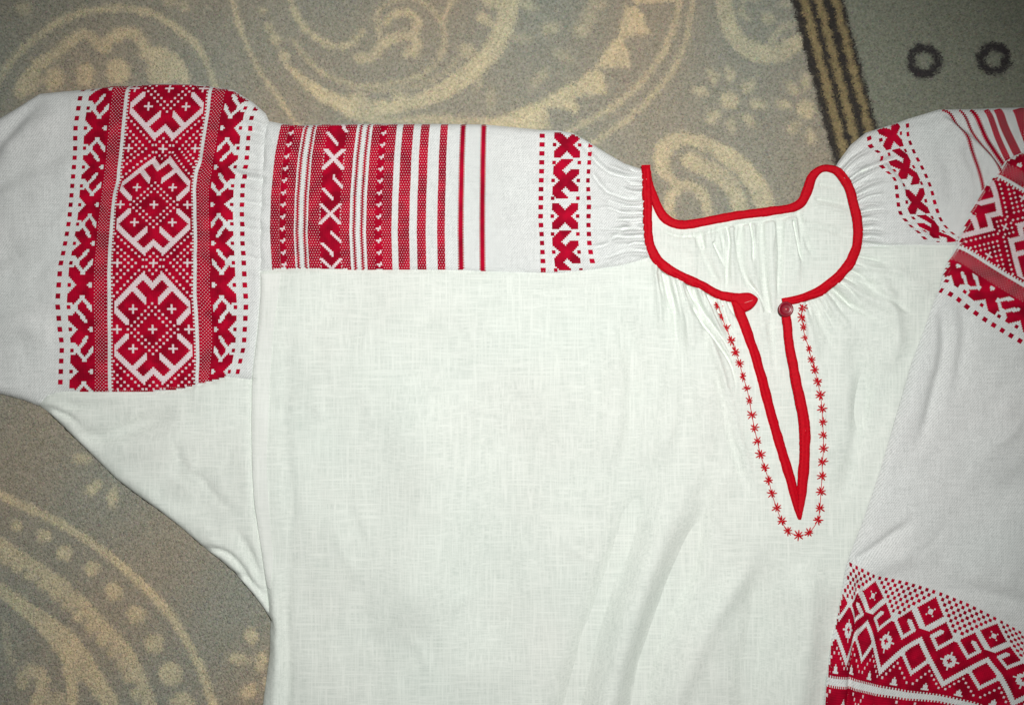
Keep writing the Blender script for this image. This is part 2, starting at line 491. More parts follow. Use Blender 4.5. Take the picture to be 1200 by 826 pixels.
# pile: short leaning tufts, only where the blouse does not cover the carpet
def colour_at(X, Y):
    ix = np.clip(np.rint((X - CX0) / CS).astype(int), 0, nx - 1); iy = np.clip(np.rint((Y - CY0) / CS).astype(int), 0, ny - 1)
    return col[iy, ix]
COVER = [[(-150, 235), (0, 165), (60, 135), (300, 150), (340, 180), (640, 185), (740, 225), (740, 330), (960, 420), (1040, 300), (1030, 200), (1100, 165), (1310, 160), (1310, 830), (345, 830), (340, 720), (250, 610), (70, 445), (-150, 440)]]
tx, ty = np.meshgrid(np.arange(-110, 1310, 2.25), np.arange(-100, 926, 2.25))
tx = (tx + RNG.uniform(-1.1, 1.1, tx.shape)).ravel(); ty = (ty + RNG.uniform(-1.1, 1.1, ty.shape)).ravel()
k = ~in_poly(tx, ty, COVER[0])
tx, ty = tx[k], ty[k]
ox, oy = np.meshgrid(np.arange(-330, 1530, 3.4), np.arange(-280, 1110, 3.4))      # sparser beyond
ox = (ox + RNG.uniform(-1.6, 1.6, ox.shape)).ravel(); oy = (oy + RNG.uniform(-1.6, 1.6, oy.shape)).ravel()
k = ((ox < -110) | (ox > 1308) | (oy < -100) | (oy > 924)) & ~((ox > 310) & (ox < 1320) & (oy > 400) & (oy < 930))
n_in = len(tx); tx = np.concatenate([tx, ox[k]]); ty = np.concatenate([ty, oy[k]])
n = len(tx)
ang = RNG.uniform(0, 6.283, n); hgt = RNG.uniform(1.6, 3.4, n); rad = RNG.uniform(1.1, 1.7, n) * np.where(np.arange(n) < n_in, 1, 1.5)
lx = RNG.normal(.5, 1.0, n); ly = RNG.normal(.5, 1.0, n)
TV = np.zeros((n, 4, 3))
for i in range(3):
    TV[:, i, 0] = tx + rad * np.cos(ang + i * 2.094); TV[:, i, 1] = ty - rad * np.sin(ang + i * 2.094); TV[:, i, 2] = -2.4
TV[:, 3, 0] = tx + lx; TV[:, 3, 1] = ty + ly; TV[:, 3, 2] = -2.4 + hgt
bi = (np.arange(n) * 4)[:, None]
TF = np.concatenate([bi + np.array([0, 1, 3]), bi + np.array([1, 2, 3]), bi + np.array([2, 0, 3])])
pile = mesh_from('carpet_pile', TV.reshape(-1, 3), TF, M_CARPET, carpet)
tc_ = colour_at(tx, ty) * RNG.uniform(.86, 1.14, n)[:, None] * (1 + RNG.normal(0, .045, (n, 3)))
set_colour(pile, np.repeat(np.clip(tc_, 0, 1), 4, 0))
pile['kind'] = 'stuff'

# ------------------------------------------------------------------ blouse: outlines
blouse = bpy.data.objects.new('embroidered_blouse', None)
blouse.empty_display_size = .05
link(blouse)
blouse['label'] = 'white linen blouse with red woven sleeve bands and red bound neckline lying on the carpet'
blouse['category'] = 'blouse'

SL_TOP = [(-130, 205), (-60, 166), (0, 134), (20, 122), (42, 108), (70, 105), (95, 103), (111, 101.5), (126, 99), (149, 99), (165, 97.3), (187, 95.8), (223, 96.5), (248, 99.8), (271, 103.4), (279, 108.5), (294, 118), (309, 131), (313, 140)]
SEAM_SL = [(313, 140), (309, 161), (307, 207), (304, 258), (304, 296), (304, 318), (304, 346), (300.5, 392), (295.4, 433), (294, 445)]
SL_BOT = [(294, 445), (266, 442), (253.5, 445.5), (233, 450.6), (212.8, 456.5), (177, 459.5), (120, 459.5), (70, 459), (55, 463), (41, 476)]
OUT_L = [(41, 476), (23, 469), (0, 462.7), (-60, 455), (-130, 450)]
GUS_OUT = [(41, 476), (52, 483), (68, 498), (100, 529.6), (132, 561.5), (155, 579), (182, 598), (210, 620), (236.7, 643.4), (255, 657), (273, 673), (296, 700), (308, 716), (315, 728)]
SEAM_BODY = [(315, 728), (311, 690), (304, 640), (297, 590), (294, 540), (293, 490), (294, 445)]
SH_TOP = [(313, 140), (328, 143), (351, 145), (401.7, 143.4), (465, 143.4), (521, 143.4), (567, 144), (600, 147), (634, 150.5), (654, 151), (672, 154), (692.6, 165.8), (713, 178.5), (733, 190), (751, 196), (757, 196)]
NECK_SL = [(757, 196), (757.8, 216), (758.5, 238), (759.6, 279), (765, 301)]
SH_SEAM = [(765, 301), (730, 311), (697, 316), (654, 320.5), (568, 318), (542, 317), (480, 316.5), (400, 316), (330, 315), (304, 318)]
NECK_FL = [(765, 301), (770, 306), (792, 321), (822, 335), (843.5, 345), (857, 349), (863, 352)]
PL_L = [(863, 352), (865.7, 357), (882, 407.5), (893.6, 446), (907, 497), (922.7, 547), (932.4, 582), (937.4, 608)]
PL_R = [(937.4, 608), (940, 575), (943, 535), (943.5, 497), (936.5, 458), (927, 407.5), (921.5, 372), (918, 354)]
NECK_FR = [(918, 354), (936, 351), (958, 343), (980, 326.7), (996, 309), (1004, 290)]
SEAM_SR = [(1004, 290), (1011, 288.5), (1040, 287.5), (1080, 287), (1120, 287.5), (1250, 292)]
NECK_SR = [(1004, 290), (1005.7, 275), (1005.7, 260), (1000, 235), (993.4, 215), (986, 204), (982, 194)]
SR_TOP = [(982, 194), (985.4, 188), (1000, 168), (1018, 153.6), (1047, 144.5), (1069, 137), (1105, 126), (1141.6, 126), (1178, 124.5), (1200, 124), (1290, 126)]
SRL = [(1292, 140), (1240, 160), (1200, 178), (1187.6, 183), (1177, 190), (1170, 201.6), (1159, 212), (1150, 225), (1138, 245), (1125, 273), (1119, 290), (1109, 308), (1104, 320.5), (1101, 336), (1094.5, 352), (1083.5, 383.6), (1067, 427), (1049, 489), (1031, 551), (1012.7, 605), (994.5, 652), (990, 667), (985.6, 695), (981, 720), (974, 746), (970.6, 774), (967.5, 799), (965, 826), (958, 900)]

def chain(*ls):
    out = []
    for l in ls:
        for p in l:
            if not out or math.hypot(out[-1][0] - p[0], out[-1][1] - p[1]) > .3:
                out.append(p)
    if math.hypot(out[-1][0] - out[0][0], out[-1][1] - out[0][1]) < .3:
        out.pop()
    return out

SIL = [SL_TOP, SH_TOP, OUT_L, GUS_OUT, [(315, 728), (314, 768), (306, 826), (298, 900), (1250, 900)], SR_TOP, [(-130, 205), (-130, 450)]]
sil_s = [resample(s, 8) for s in SIL]

# ------------------------------------------------------------------ folds of the body layer
FB = Field()
c = FB.crease
for sm in (SEAM_SL, SL_BOT, SEAM_BODY, SH_SEAM, SEAM_SR):          # stitched seams pull in
    c(sm, -1.3, 2.0, 0, 0)
# left sleeve
c([(-40, 215), (0, 168), (30, 132), (60, 108)], -2.6, 8, .1, .3)
c([(-40, 250), (0, 215), (55, 188), (105, 165)], -1.5, 9, .1, .3)
c([(-10, 180), (40, 150), (80, 128)], 1.8, 12, .2, .3)
c([(-60, 330), (0, 300), (50, 285)], -2.6, 11, .1, .4)
c([(-40, 400), (20, 380), (70, 400)], 2.8, 14, .1, .4)
c([(110, 225), (150, 205), (190, 180), (235, 172)], -2.6, 9, .25, .25)
c([(150, 170), (180, 185), (215, 215)], -1.4, 8, .3, .3)
c([(225, 175), (240, 196), (262, 210)], -2.2, 7, .2, .2)
c([(255, 215), (262, 245), (255, 275)], 2.0, 9, .3, .3)
c([(232, 300), (255, 318), (275, 310)], -2.0, 8, .3, .3)
c([(238, 340), (248, 390), (258, 430)], -1.5, 8, .3, .2)
c([(140, 320), (190, 300), (225, 305)], -1.2, 9, .3, .3)
for y, l, a in ((146, 22, 1.5), (156, 26, -1.8), (166, 22, 1.4), (186, 16, -1.2), (203, 40, 1.9), (211, 36, -2.0), (222, 20, 1.2), (240, 30, -1.5), (256, 24, 1.2), (271, 34, -1.4), (288, 18, 1.0), (305, 28, -1.3), (322, 22, .9)):
    c([(307, y), (307 - l * .5, y - 3), (307 - l, y - 6 - (l > 30) * 4)], a, 2.6, 0, .6)
# left shoulder panel, gathered to the neck
c([(430, 232), (490, 212), (560, 218), (640, 232)], -1.3, 14, .3, .3)
c([(560, 262), (600, 268), (640, 260)], -1.4, 12, .3, .3)
c([(330, 160), (337, 190), (330, 235)], 1.2, 9, .2, .4)
rr = random.Random(5)
y = 203.0
sgn = 1
while y < 300:
    L_ = rr.uniform(35, 72)
    q = (y - 250) / 50
    yl = y + q * 8 + rr.uniform(-5, 5)
    c([(756, y), (756 - L_ * .35, y + rr.uniform(-2, 2)), (756 - L_ * .7, yl - 1.5), (756 - L_, yl + rr.uniform(-6, 4))], sgn * rr.uniform(1.3, 2.2), rr.uniform(2.2, 3.4), 0, .55)
    sgn = -sgn
    y += rr.uniform(3.4, 5.2)
c([(672, 158), (684, 168), (700, 190), (720, 204), (752, 206)], -2.4, 3.0, .2, .1)
c([(690, 195), (704, 216), (722, 231), (752, 233)], -2.2, 3.0, .2, .1)
c([(690, 290), (708, 287), (722, 276), (735, 266), (752, 262)], -2.2, 3.2, .2, .1)
c([(680, 240), (700, 235), (715, 238)], 1.8, 7, .3, .3)
# gathers below the neckline on the front
for (x0, y0, x1, y1, x2, y2, a, w) in ((768, 312, 772, 350, 778, 420, 1.5, 4), (780, 320, 790, 360, 796, 440, -1.7, 4), (794, 328, 808, 375, 812, 455, 1.7, 5), (806, 334, 822, 372, 834, 440, -2.2, 4.5),
                                       (818, 338, 836, 370, 854, 420, 2.0, 4), (829, 343, 846, 372, 860, 405, -1.6, 3.5), (775, 316, 781, 345, 784, 380, -1.2, 2.5), (800, 331, 813, 356, 824, 385, 1.2, 2.5),
                                       (938, 356, 950, 390, 962, 450, 1.2, 5), (950, 352, 966, 385, 984, 430, -1.4, 5), (962, 346, 985, 372, 1012, 410, 1.4, 5), (974, 338, 1000, 358, 1038, 378, -2.0, 4),
                                       (982, 332, 1015, 348, 1060, 372, 1.6, 5), (990, 324, 1020, 332, 1060, 340, -1.3, 4), (998, 312, 1030, 315, 1070, 322, 1.3, 4), (958, 350, 972, 372, 985, 400, -1.0, 2.5)):
    c([(x0, y0), (x1, y1), (x2, y2)], a * 1.35, w, 0, .6)
c([(796, 350), (822, 378), (842, 418), (856, 470), (876, 540), (900, 600)], 4.4, 6.0, .15, .35, 'p')
c([(834, 412), (848, 470), (864, 535), (884, 590)], -3.2, 6, .25, .3)
c([(812, 400), (824, 470), (836, 550), (838, 620)], 2.0, 9, .3, .35)
c([(985, 600), (1000, 540), (1012, 470), (1020, 410)], -2.6, 9, .3, .3)
c([(1010, 330), (1045, 352), (1075, 372)], -1.8, 4, .2, .3)
c([(1040, 300), (1065, 330), (1095, 345)], 1.4, 9, .3, .2)
c([(1000, 380), (1012, 440), (1008, 520)], -3.0, 13, .3, .3)
c([(1060, 395), (1040, 450), (1028, 520)], -1.5, 9, .3, .3)
# broad soft folds over the front
c([(770, 500), (745, 600), (702, 720), (655, 880)], -6.0, 18, .4, 0)
c([(800, 540), (770, 640), (735, 740), (700, 880)], 5.2, 18, .4, 0)
c([(835, 560), (800, 660), (762, 760), (735, 880)], -5.6, 19, .4, 0)
c([(880, 620), (890, 680), (880, 780), (870, 880)], -4.5, 19, .3, 0)
c([(940, 640), (945, 720), (930, 840)], 5.0, 20, .3, 0)
c([(730, 340), (738, 420), (735, 520), (715, 640)], -3.2, 15, .2, .4)
c([(790, 400), (785, 480), (770, 560)], 2.8, 12, .3, .3)
c([(570, 338), (640, 341), (700, 336), (745, 322)], -1.0, 4, .3, .2)
c([(340, 360), (334, 480), (340, 600), (336, 720)], -.8, 7, .2, .3)
c([(480, 400), (500, 560), (470, 760)], 4.0, 45, .3, .2)
c([(840, 480), (832, 560), (815, 640), (800, 720)], -3.0, 11, .3, .4)
c([(720, 380), (728, 460), (718, 560)], 2.2, 10, .3, .4)
c([(690, 350), (700, 430), (690, 520), (660, 640)], -2.4, 14, .3, .4)
c([(1012, 300), (1040, 345), (1050, 400), (1035, 470)], 2.6, 9, .3, .4)
c([(905, 640), (850, 700), (800, 800), (780, 880)], 2.8, 14, .3, 0)
c([(620, 420), (600, 580), (560, 800)], -4.0, 36, .3, .2)
# underarm gusset
c([(42, 477), (62, 481), (82, 490), (98, 502)], -2.4, 3.0, 0, .4)
c([(70, 474), (100, 476), (140, 470)], -1.4, 5, .2, .5)
c([(80, 505), (118, 512), (165, 497), (215, 478)], -2.8, 10, .15, .4)
c([(110, 520), (170, 525), (240, 500)], 1.8, 16, .3, .4)
c([(160, 580), (220, 590), (270, 570)], -1.2, 16, .3, .4)
c([(237, 643), (256, 645), (270, 652), (284, 668), (298, 690)], -2.8, 3.2, 0, .3)
c([(272, 672), (288, 679), (302, 692), (312, 706)], -2.6, 3.0, 0, .3)
c([(270, 610), (288, 640), (305, 680), (316, 722)], -2.0, 5, .4, .1)
c([(315, 728), (320, 738), (322, 752)], -2.2, 3, 0, .4)
c([(330, 650), (322, 700), (326, 760), (318, 860)], 2.0, 6, .3, 0)
c([(345, 640), (334, 720), (336, 800), (330, 880)], -1.6, 6, .3, 0)
# narrow cracks between the gathers
rr = random.Random(31)
for i in range(15):
    y = 204 + i * 6.3 + rr.uniform(-2, 2); L_ = rr.uniform(16, 46)
    c([(754, y), (754 - L_ * .5, y + rr.uniform(-2, 2)), (754 - L_, y + (y - 250) * .16 + rr.uniform(-4, 4))], -rr.uniform(1.5, 2.4), rr.uniform(1.1, 1.6), .05, .5)
for i in range(13):
    t = (i + .5) / 13
    px, py = np.interp(t, [0, .5, 1], [768, 806, 856]), np.interp(t, [0, .5, 1], [310, 334, 352])
    L_ = rr.uniform(22, 70)
    c([(px, py), (px + L_ * .10 + t * 4, py + L_ * .5), (px + L_ * .18 + t * 14, py + L_)], -rr.uniform(1.3, 2.2), rr.uniform(1.2, 1.8), .1, .5)
for i in range(11):
    t = (i + .5) / 11
    px, py = np.interp(t, [0, .5, 1], [932, 975, 1003]), np.interp(t, [0, .5, 1], [356, 336, 296])
    a_ = math.radians(78 - 72 * t); L_ = rr.uniform(20, 55)
    c([(px, py), (px + L_ * .5 * math.cos(a_), py + L_ * .5 * math.sin(a_)), (px + L_ * math.cos(a_ + .1), py + L_ * math.sin(a_ + .1))], -rr.uniform(1.2, 2.0), rr.uniform(1.2, 1.8), .1, .5)
c([(810, 353), (818, 371), (841, 402), (857, 428), (864, 462)], -3.0, 1.6, .1, .4)
c([(816, 350), (828, 370), (848, 399), (860, 422)], -2.2, 1.4, .1, .4)
c([(770, 316), (773, 332), (778, 352)], -1.6, 1.6, .1, .5)
c([(786, 326), (792, 345), (803, 380), (806, 430)], 1.6, 2.6, .1, .4)
# slight crumples all over the cloth
for (x0, y0, x1, y1, n_, am) in ((330, 330, 760, 820, 46, .55), (760, 420, 1060, 820, 26, .55), (-20, 130, 300, 450, 30, .5), (80, 470, 300, 660, 14, .6), (340, 160, 690, 310, 22, .45), (1030, 140, 1190, 280, 10, .45)):
    for _ in range(n_):
        px, py = rr.uniform(x0, x1), rr.uniform(y0, y1); a_ = rr.gauss(math.pi / 2, .7); L_ = rr.uniform(25, 90); bend = rr.uniform(-.25, .25)
        c([(px, py), (px + L_ * .5 * math.cos(a_), py + L_ * .5 * math.sin(a_)), (px + L_ * math.cos(a_ + bend), py + L_ * math.sin(a_ + bend))], rr.choice((-1, 1)) * am * rr.uniform(.4, 1.2), rr.uniform(2.6, 7), .4, .4)
# right shoulder panel, gathered to the neck
rr = random.Random(9)
for i in range(21):
    t = i / 20
    px, py = np.interp(t, [0, .25, .5, .75, 1], [986, 996, 1003, 1006.5, 1006]), np.interp(t, [0, .25, .5, .75, 1], [196, 216, 240, 262, 286])
    a_ = math.radians(-42 + 46 * t + rr.uniform(-5, 5))
    L_ = rr.uniform(28, 58)
    c([(px, py), (px + L_ * .5 * math.cos(a_), py + L_ * .5 * math.sin(a_) + rr.uniform(-2, 2)), (px + L_ * math.cos(a_ + .12), py + L_ * math.sin(a_ + .12))], (1 if i % 2 else -1) * rr.uniform(1.3, 2.3), rr.uniform(2.2, 3.3), 0, .55)
for i in range(14):
    t = (i + .5) / 14
    px, py = np.interp(t, [0, .25, .5, .75, 1], [988, 998, 1005, 1008, 1008]), np.interp(t, [0, .25, .5, .75, 1], [198, 217, 240, 262, 286])
    a_ = math.radians(-42 + 46 * t + rr.uniform(-6, 6)); L_ = rr.uniform(14, 44)
    c([(px, py), (px + L_ * .5 * math.cos(a_), py + L_ * .5 * math.sin(a_) + rr.uniform(-2, 2)), (px + L_ * math.cos(a_ + .1), py + L_ * math.sin(a_ + .1))], -rr.uniform(1.5, 2.4), rr.uniform(1.1, 1.6), .05, .5)
c([(1005, 205), (1035, 190), (1060, 183)], -2.4, 3.5, .2, .3)
c([(1035, 182), (1048, 197), (1064, 218), (1075, 250)], -1.8, 4, .2, .3)
c([(1060, 262), (1085, 268), (1108, 280)], -2.2, 3.5, .3, .1)
c([(1055, 150), (1080, 140), (1105, 133)], -1.4, 5, .2, .3)
c([(1103, 134), (1119, 147), (1138, 162), (1150, 173), (1163, 187), (1174, 200)], 4.2, 4.2, .15, 0, 'p')
c([(1110, 175), (1115, 210), (1118, 250)], -.9, 10, .3, .3)

def body_z(X, Y):
    d = np.full(X.shape, 1e9)
    for s in sil_s:
        d = np.minimum(d, dist_poly(X, Y, s))
    r = roll(d, 15)
    f = 2.1 * FB(X, Y) + undulate(X, Y, 130, 1.3) + undulate(X, Y, 36, .3, 5)
    return .3 + 9.6 * r + f * (.25 + .75 * np.clip(d / 9, 0, 1))

PARTS = {}
front, b_front = cloth('front_panel', chain(SH_SEAM[::-1], NECK_FL, PL_L, PL_R, NECK_FR, SEAM_SR, [(1250, 900), (298, 900), (306, 826), (314, 768)], SEAM_BODY, [(294, 445), (295.4, 433), (300.5, 392), (304, 346), (304, 318)]), body_z, M_LINEN, blouse, 5.0,
                       fine=[(762, 295, 872, 455, 1.4), (916, 290, 1075, 400, 1.6)])
shl, b_shl = cloth('shoulder_panel', chain(SH_TOP, NECK_SL, SH_SEAM, [(304, 318), (304, 296), (304, 258), (307, 207), (309, 161), (313, 140)]), body_z, M_COTTON, blouse, 3.6, fine=[(692, 160, 765, 318, 1.25)])
slv, b_slv = cloth('sleeve', chain(SL_TOP, SEAM_SL, SL_BOT, OUT_L), body_z, M_COTTON, blouse, 3.6, fine=[(260, 100, 316, 345, 2.2)])
gus, b_gus = cloth('underarm_panel', chain(SL_BOT[::-1], [(294, 445)], SEAM_BODY[::-1], GUS_OUT[::-1]), body_z, M_LINEN, blouse, 3.6)
shr, b_shr = cloth('shoulder_panel', chain(SR_TOP, [(1290, 290), (1250, 292)], SEAM_SR[::-1], NECK_SR), body_z, M_COTTON, blouse, 3.4, fine=[(975, 130, 1060, 292, 1.3), (1095, 120, 1200, 230, 2.2)])
slv['label'] = 'spread sleeve with a wide crimson diamond band'
shl['label'] = 'shoulder insert with crimson stripes of falling width'
shr['label'] = 'crumpled shoulder insert running under the folded sleeve'

# seam allowance showing as a whiter band down the side seam
def band_z(X, Y):
    return body_z(X, Y) + .7
SB_L = [(305.5, 321), (305.5, 346), (302, 392), (297, 433), (295.5, 450), (294.5, 490), (295.5, 540), (298.5, 590), (305.5, 640), (312, 688)]
SB_R = [(317, 690), (320, 655), (316, 600), (313, 540), (314, 490), (316.5, 440), (321, 390), (326, 350), (329, 321)]
cloth('seam_band', chain(SB_L[::-1], SB_R[::-1]), band_z, M_BAND, blouse, 3.2)

# ------------------------------------------------------------------ back of the blouse, seen through the neckline
FK = Field()
for pts, a, w in (([(812, 266), (826, 300), (850, 345)], -1.2, 3.5), ([(826, 262), (838, 300), (852, 340)], 1.2, 4), ([(842, 260), (853, 300), (853, 345)], -1.8, 3.5), ([(858, 258), (857, 300), (862, 345)], 1.6, 4),
                  ([(870, 256), (868, 295), (876, 330), (886, 345)], -2.2, 3.2), ([(882, 254), (880, 300), (890, 350), (905, 430)], 1.9, 4), ([(893, 252), (895, 300), (900, 360), (915, 460)], -2.0, 3.5),
                  ([(903, 250), (905, 300), (908, 380)], 1.8, 3.5), ([(914, 249), (916, 290), (914, 345)], -1.6, 3), ([(926, 248), (934, 290), (936, 340)], 1.6, 4), ([(936, 245), (946, 280), (958, 305)], -1.8, 3.5),
                  ([(780, 285), (820, 290), (850, 300)], .8, 8), ([(805, 275), (815, 305), (812, 330)], 1.0, 4), ([(940, 262), (975, 268), (1000, 280)], -1.2, 4), ([(955, 232), (980, 236), (1002, 240)], -1.2, 2.5),
                  ([(955, 240), (978, 244), (1002, 250)], 1.0, 2.5), ([(768, 262), (790, 275), (815, 276), (860, 264), (930, 252), (948, 240), (990, 246)], -1.1, 2.2), ([(960, 215), (985, 218)], -1.0, 3)):
    FK.crease(pts, a * 1.05, w, .12, .35)
rr = random.Random(3)
xx = 800.0
while xx < 945:
    FK.crease([(xx, 271 - (xx - 800) * .14), (xx + rr.uniform(-3, 3), 284 - (xx - 800) * .14), (xx + rr.uniform(-4, 4), 300)], rr.choice((-1, 1)) * rr.uniform(.6, 1.1), 1.7, .1, .6)
    xx += rr.uniform(4, 7)
for pts in ([(852, 262), (856, 285), (853, 318), (851, 345)], [(871, 262), (866, 292), (874, 322), (890, 345), (900, 372)], [(894, 256), (894, 296), (901, 345), (912, 420)], [(912, 256), (915, 300), (912, 350)],
            [(931, 255), (936, 285), (942, 310)], [(836, 282), (845, 300), (851, 312)], [(822, 272), (828, 296)], [(880, 258), (884, 290), (882, 312)]):
    FK.crease(pts, -3.0, 1.5, .1, .35)
NECK_HOLE = chain([(760, 215)], NECK_SL[1:], NECK_FL, PL_L, PL_R, NECK_FR, NECK_SR[1:-1], [(971, 197), (952, 208), (940, 237), (903, 247), (862, 252), (798, 262), (775, 249)])
def back_z(X, Y):
    d = dist_poly(X, Y, resample(NECK_HOLE + [NECK_HOLE[0]], 5)); d = np.where(in_poly(X, Y, NECK_HOLE), d, -d)
    k = np.clip((d + 10) / 8, 0, 1); k = k * k * (3 - 2 * k)
    return .8 + k * (4.4 + 3.3 * np.tanh(FK(X, Y) * 2.2 / 3.3) + undulate(X, Y, 60, .5) * ((X > 740) & (X < 1010) & (Y < 620)))
NECK_B = [(760, 215), (767, 231), (775.4, 249), (786, 259), (798.6, 262.5), (822, 260), (862.6, 252.6), (903.5, 247), (931, 243), (940, 237), (947, 224.5), (952.5, 208), (960.7, 199.5), (971.6, 197), (984, 203)]
back, b_back = cloth('back_panel', chain([(345, 170), (640, 176), (700, 196), (745, 222)], NECK_B, [(1010, 190), (1060, 165), (1250, 160), (1250, 890), (340, 890), (345, 700), (330, 560), (340, 340)]), back_z, M_LINEN, blouse, 12, fine=[(755, 195, 1012, 365, 1.15), (850, 380, 960, 620, 4)])
back['label'] = 'gathered back of the blouse seen through the neck opening'

def thread(name, segs, r, mat, parent, k=5):
    """segs: list of 3-D polylines -> one mesh of thin tubes"""
    V, F = [], []
    for s in segs:
        s = np.array(s, float); m_ = len(s)
        t = np.gradient(s, axis=0); t /= np.linalg.norm(t, axis=1)[:, None] + 1e-9
        side = np.cross(t, (0, 0, 1.0)); side /= np.linalg.norm(side, axis=1)[:, None] + 1e-9
        up = np.cross(side, t)
        base = len(V)
        for i in range(m_):
            rr_ = r * (.55 if i in (0, m_ - 1) else 1)
            for j in range(k):
                a = 2 * math.pi * j / k
                V.append(s[i] + side[i] * math.cos(a) * rr_ + up[i] * math.sin(a) * rr_)
        for i in range(m_ - 1):
            for j in range(k):
                F.append((base + i * k + j, base + i * k + (j + 1) % k, base + (i + 1) * k + (j + 1) % k, base + (i + 1) * k + j))
    return mesh_from(name, np.array(V), np.array(F), mat, parent)
# ------------------------------------------------------------------ bias binding
def ribbon(name, pts, widths, zs, mat, parent, hgt=1.3, cap=True, smooth_step=2.2, over=()):
    """pts with widths and base heights; half-round swept strip"""
    q = catmull([(p[0], p[1], w, z) for p, w, z in zip(pts, widths, zs)], smooth_step)
    q = np.array(q); n = len(q)
    tg = np.gradient(q[:, :2], axis=0); tg /= np.linalg.norm(tg, axis=1)[:, None] + 1e-9
    nr = np.stack([-tg[:, 1], tg[:, 0]], 1)
    K = 8
    V = []
    wob = np.convolve(RNG.normal(0, .5, n + 8), np.ones(5) / 5, 'same')[4:n + 4]
    wob2 = np.convolve(RNG.normal(0, .5, n + 8), np.ones(5) / 5, 'same')[4:n + 4]
    # the tape lies on the gathered cloth: its edges ride over the puckers
    K1 = K + 1
    lift = np.zeros((n, K1))
    for k in range(K1):
        u = -1 + 2 * k / K
        px = q[:, 0] + nr[:, 0] * u * q[:, 2] * .52; py = q[:, 1] + nr[:, 1] * u * q[:, 2] * .52
        for bb in over:
            hh = heights(bb, px, py)
            lift[:, k] = np.maximum(lift[:, k], np.nan_to_num(hh - q[:, 3] + .75, nan=0.0))
    if over:
        ker = np.array([1, 2, 3, 2, 1.]) / 9
        mx = np.maximum(np.maximum(lift, np.roll(lift, 1, 0)), np.roll(lift, -1, 0))
        lift = np.stack([np.convolve(np.pad(mx[:, k], 2, 'edge'), ker, 'valid') for k in range(K1)], 1)
    for i in range(n):
        e = 1.0
        if cap: e = min(1.0, math.sqrt(max(0.02, min(i, n - 1 - i) / 2.0)))
        for k in range(K + 1):
            u = -1 + 2 * k / K
            hw = q[i, 2] * .46 + (wob[i] if u < 0 else wob2[i])
            prof = (1 - abs(u) ** 7.0) ** .5
            # stitched-down channel near both edges
            ch = .45 * math.exp(-((abs(u) - .74) / .1) ** 2)
            V.append((q[i, 0] + nr[i, 0] * u * hw, q[i, 1] + nr[i, 1] * u * hw, q[i, 3] + lift[i, k] - .9 + (hgt + .9) * prof * e - ch))
    F = []
    for i in range(n - 1):
        for k in range(K):
            a = i * (K + 1) + k
            F.append((a, a + 1, a + K + 2, a + K + 1))
    o = mesh_from(name, V, np.array(F), mat, parent)
    segs = []
    VV = np.array(V).reshape(n, K + 1, 3)
    for k in (1, K - 1):
        row = VV[:, k] + np.array((0, 0, .12))
        i = 2
        while i < n - 4:
            a_, b_ = row[i], row[min(i + 1, n - 1)]
            mid = (a_ + b_) / 2 + np.array((0, 0, .3))
            if np.linalg.norm(b_ - a_) > .4:
                segs.append([a_ - (0, 0, .2), mid, b_ - (0, 0, .2)])
            i += 2
    if segs:
        st = thread('topstitch', segs, .3, M_STITCH, o if parent is blouse else parent, 4)
        st['kind'] = 'stuff'
    return o, q

def zline(pts, bv, fallback=8.0):
    P = np.array(pts, float)
    hs = []
    for x, y in P[:, :2]:
        vals = []
        for dx, dy in ((0, 0), (3, 0), (-3, 0), (0, 3), (0, -3)):
            for bb in bv:
                h = bb.ray_cast(Vector((x + dx, y + dy, 300)), Vector((0, 0, -1)))
                if h[0] is not None: vals.append(h[0].z)
        hs.append(np.mean(vals) if vals else fallback)
    return hs

nb_pts = [(759.5, 200), (761, 214), (767, 231), (775.4, 249), (786, 259.5), (798.6, 263), (822, 260), (862.6, 252.6), (903.5, 247), (928, 243.5), (940, 237), (947, 224.5), (952.5, 208), (960.7, 199), (971.6, 196.5), (982.5, 201), (993.4, 216), (1000, 236), (1005, 260), (1005, 284), (996, 308), (980, 326.2), (958, 342.5), (936, 350.5), (917, 354)]
nb_w = [9, 10, 11.5, 12, 12.5, 12, 11.5, 11.5, 11.5, 11.5, 12.5, 13, 12, 10, 9.5, 10.5, 11.5, 12, 12, 12.5, 13, 12.5, 12, 11, 10]
nb_z = [7, 6.2, 5.8, 5.6, 5.6, 5.6, 5.6, 5.6, 5.6, 5.6, 5.8, 6, 6.4, 7, 7.6, 8.6, 9.6, 10, 10.2, 10.2, 10.2, 10.2, 10.2, 10.2, 10.2]
ribbon('neck_binding', nb_pts, nb_w, nb_z, M_BIND, blouse, over=(b_shr, b_front, b_back))
fl_pts = [(757.2, 193), (757.8, 216), (758.5, 238), (759.4, 268), (761.5, 286), (769, 303), (780, 313), (792, 320.5), (822, 334.5), (843.5, 345.5), (856, 348.5), (866, 349.5)]
ribbon('neck_binding', fl_pts, [11, 12, 12, 11.5, 12, 13, 12.5, 12, 11.5, 11.5, 12, 12.5], [8.5, 9.8, 10.2] + [10.2] * 9, M_BIND, blouse, over=(b_shl, b_front))
ribbon('placket_binding', [(862.5, 352), (868, 368), (882, 407.5), (893.6, 446), (907, 497), (922, 547), (931.5, 582), (937, 607)], [13, 13.5, 13, 13, 13, 13, 12, 5], [9.7, 9.7, 9.7, 9.6, 9.5, 9.4, 9.2, 9], M_BIND, front, 1.5, over=(b_front,))
ribbon('placket_binding', [(921, 366), (926, 407.5), (935.5, 458), (942.5, 497), (943, 535), (940, 575), (937.2, 609)], [11, 12, 13, 13.5, 13, 12, 4], [9.7, 9.7, 9.7, 9.6, 9.5, 9.6, 9.6], M_BIND, front, 1.6, over=(b_front,))

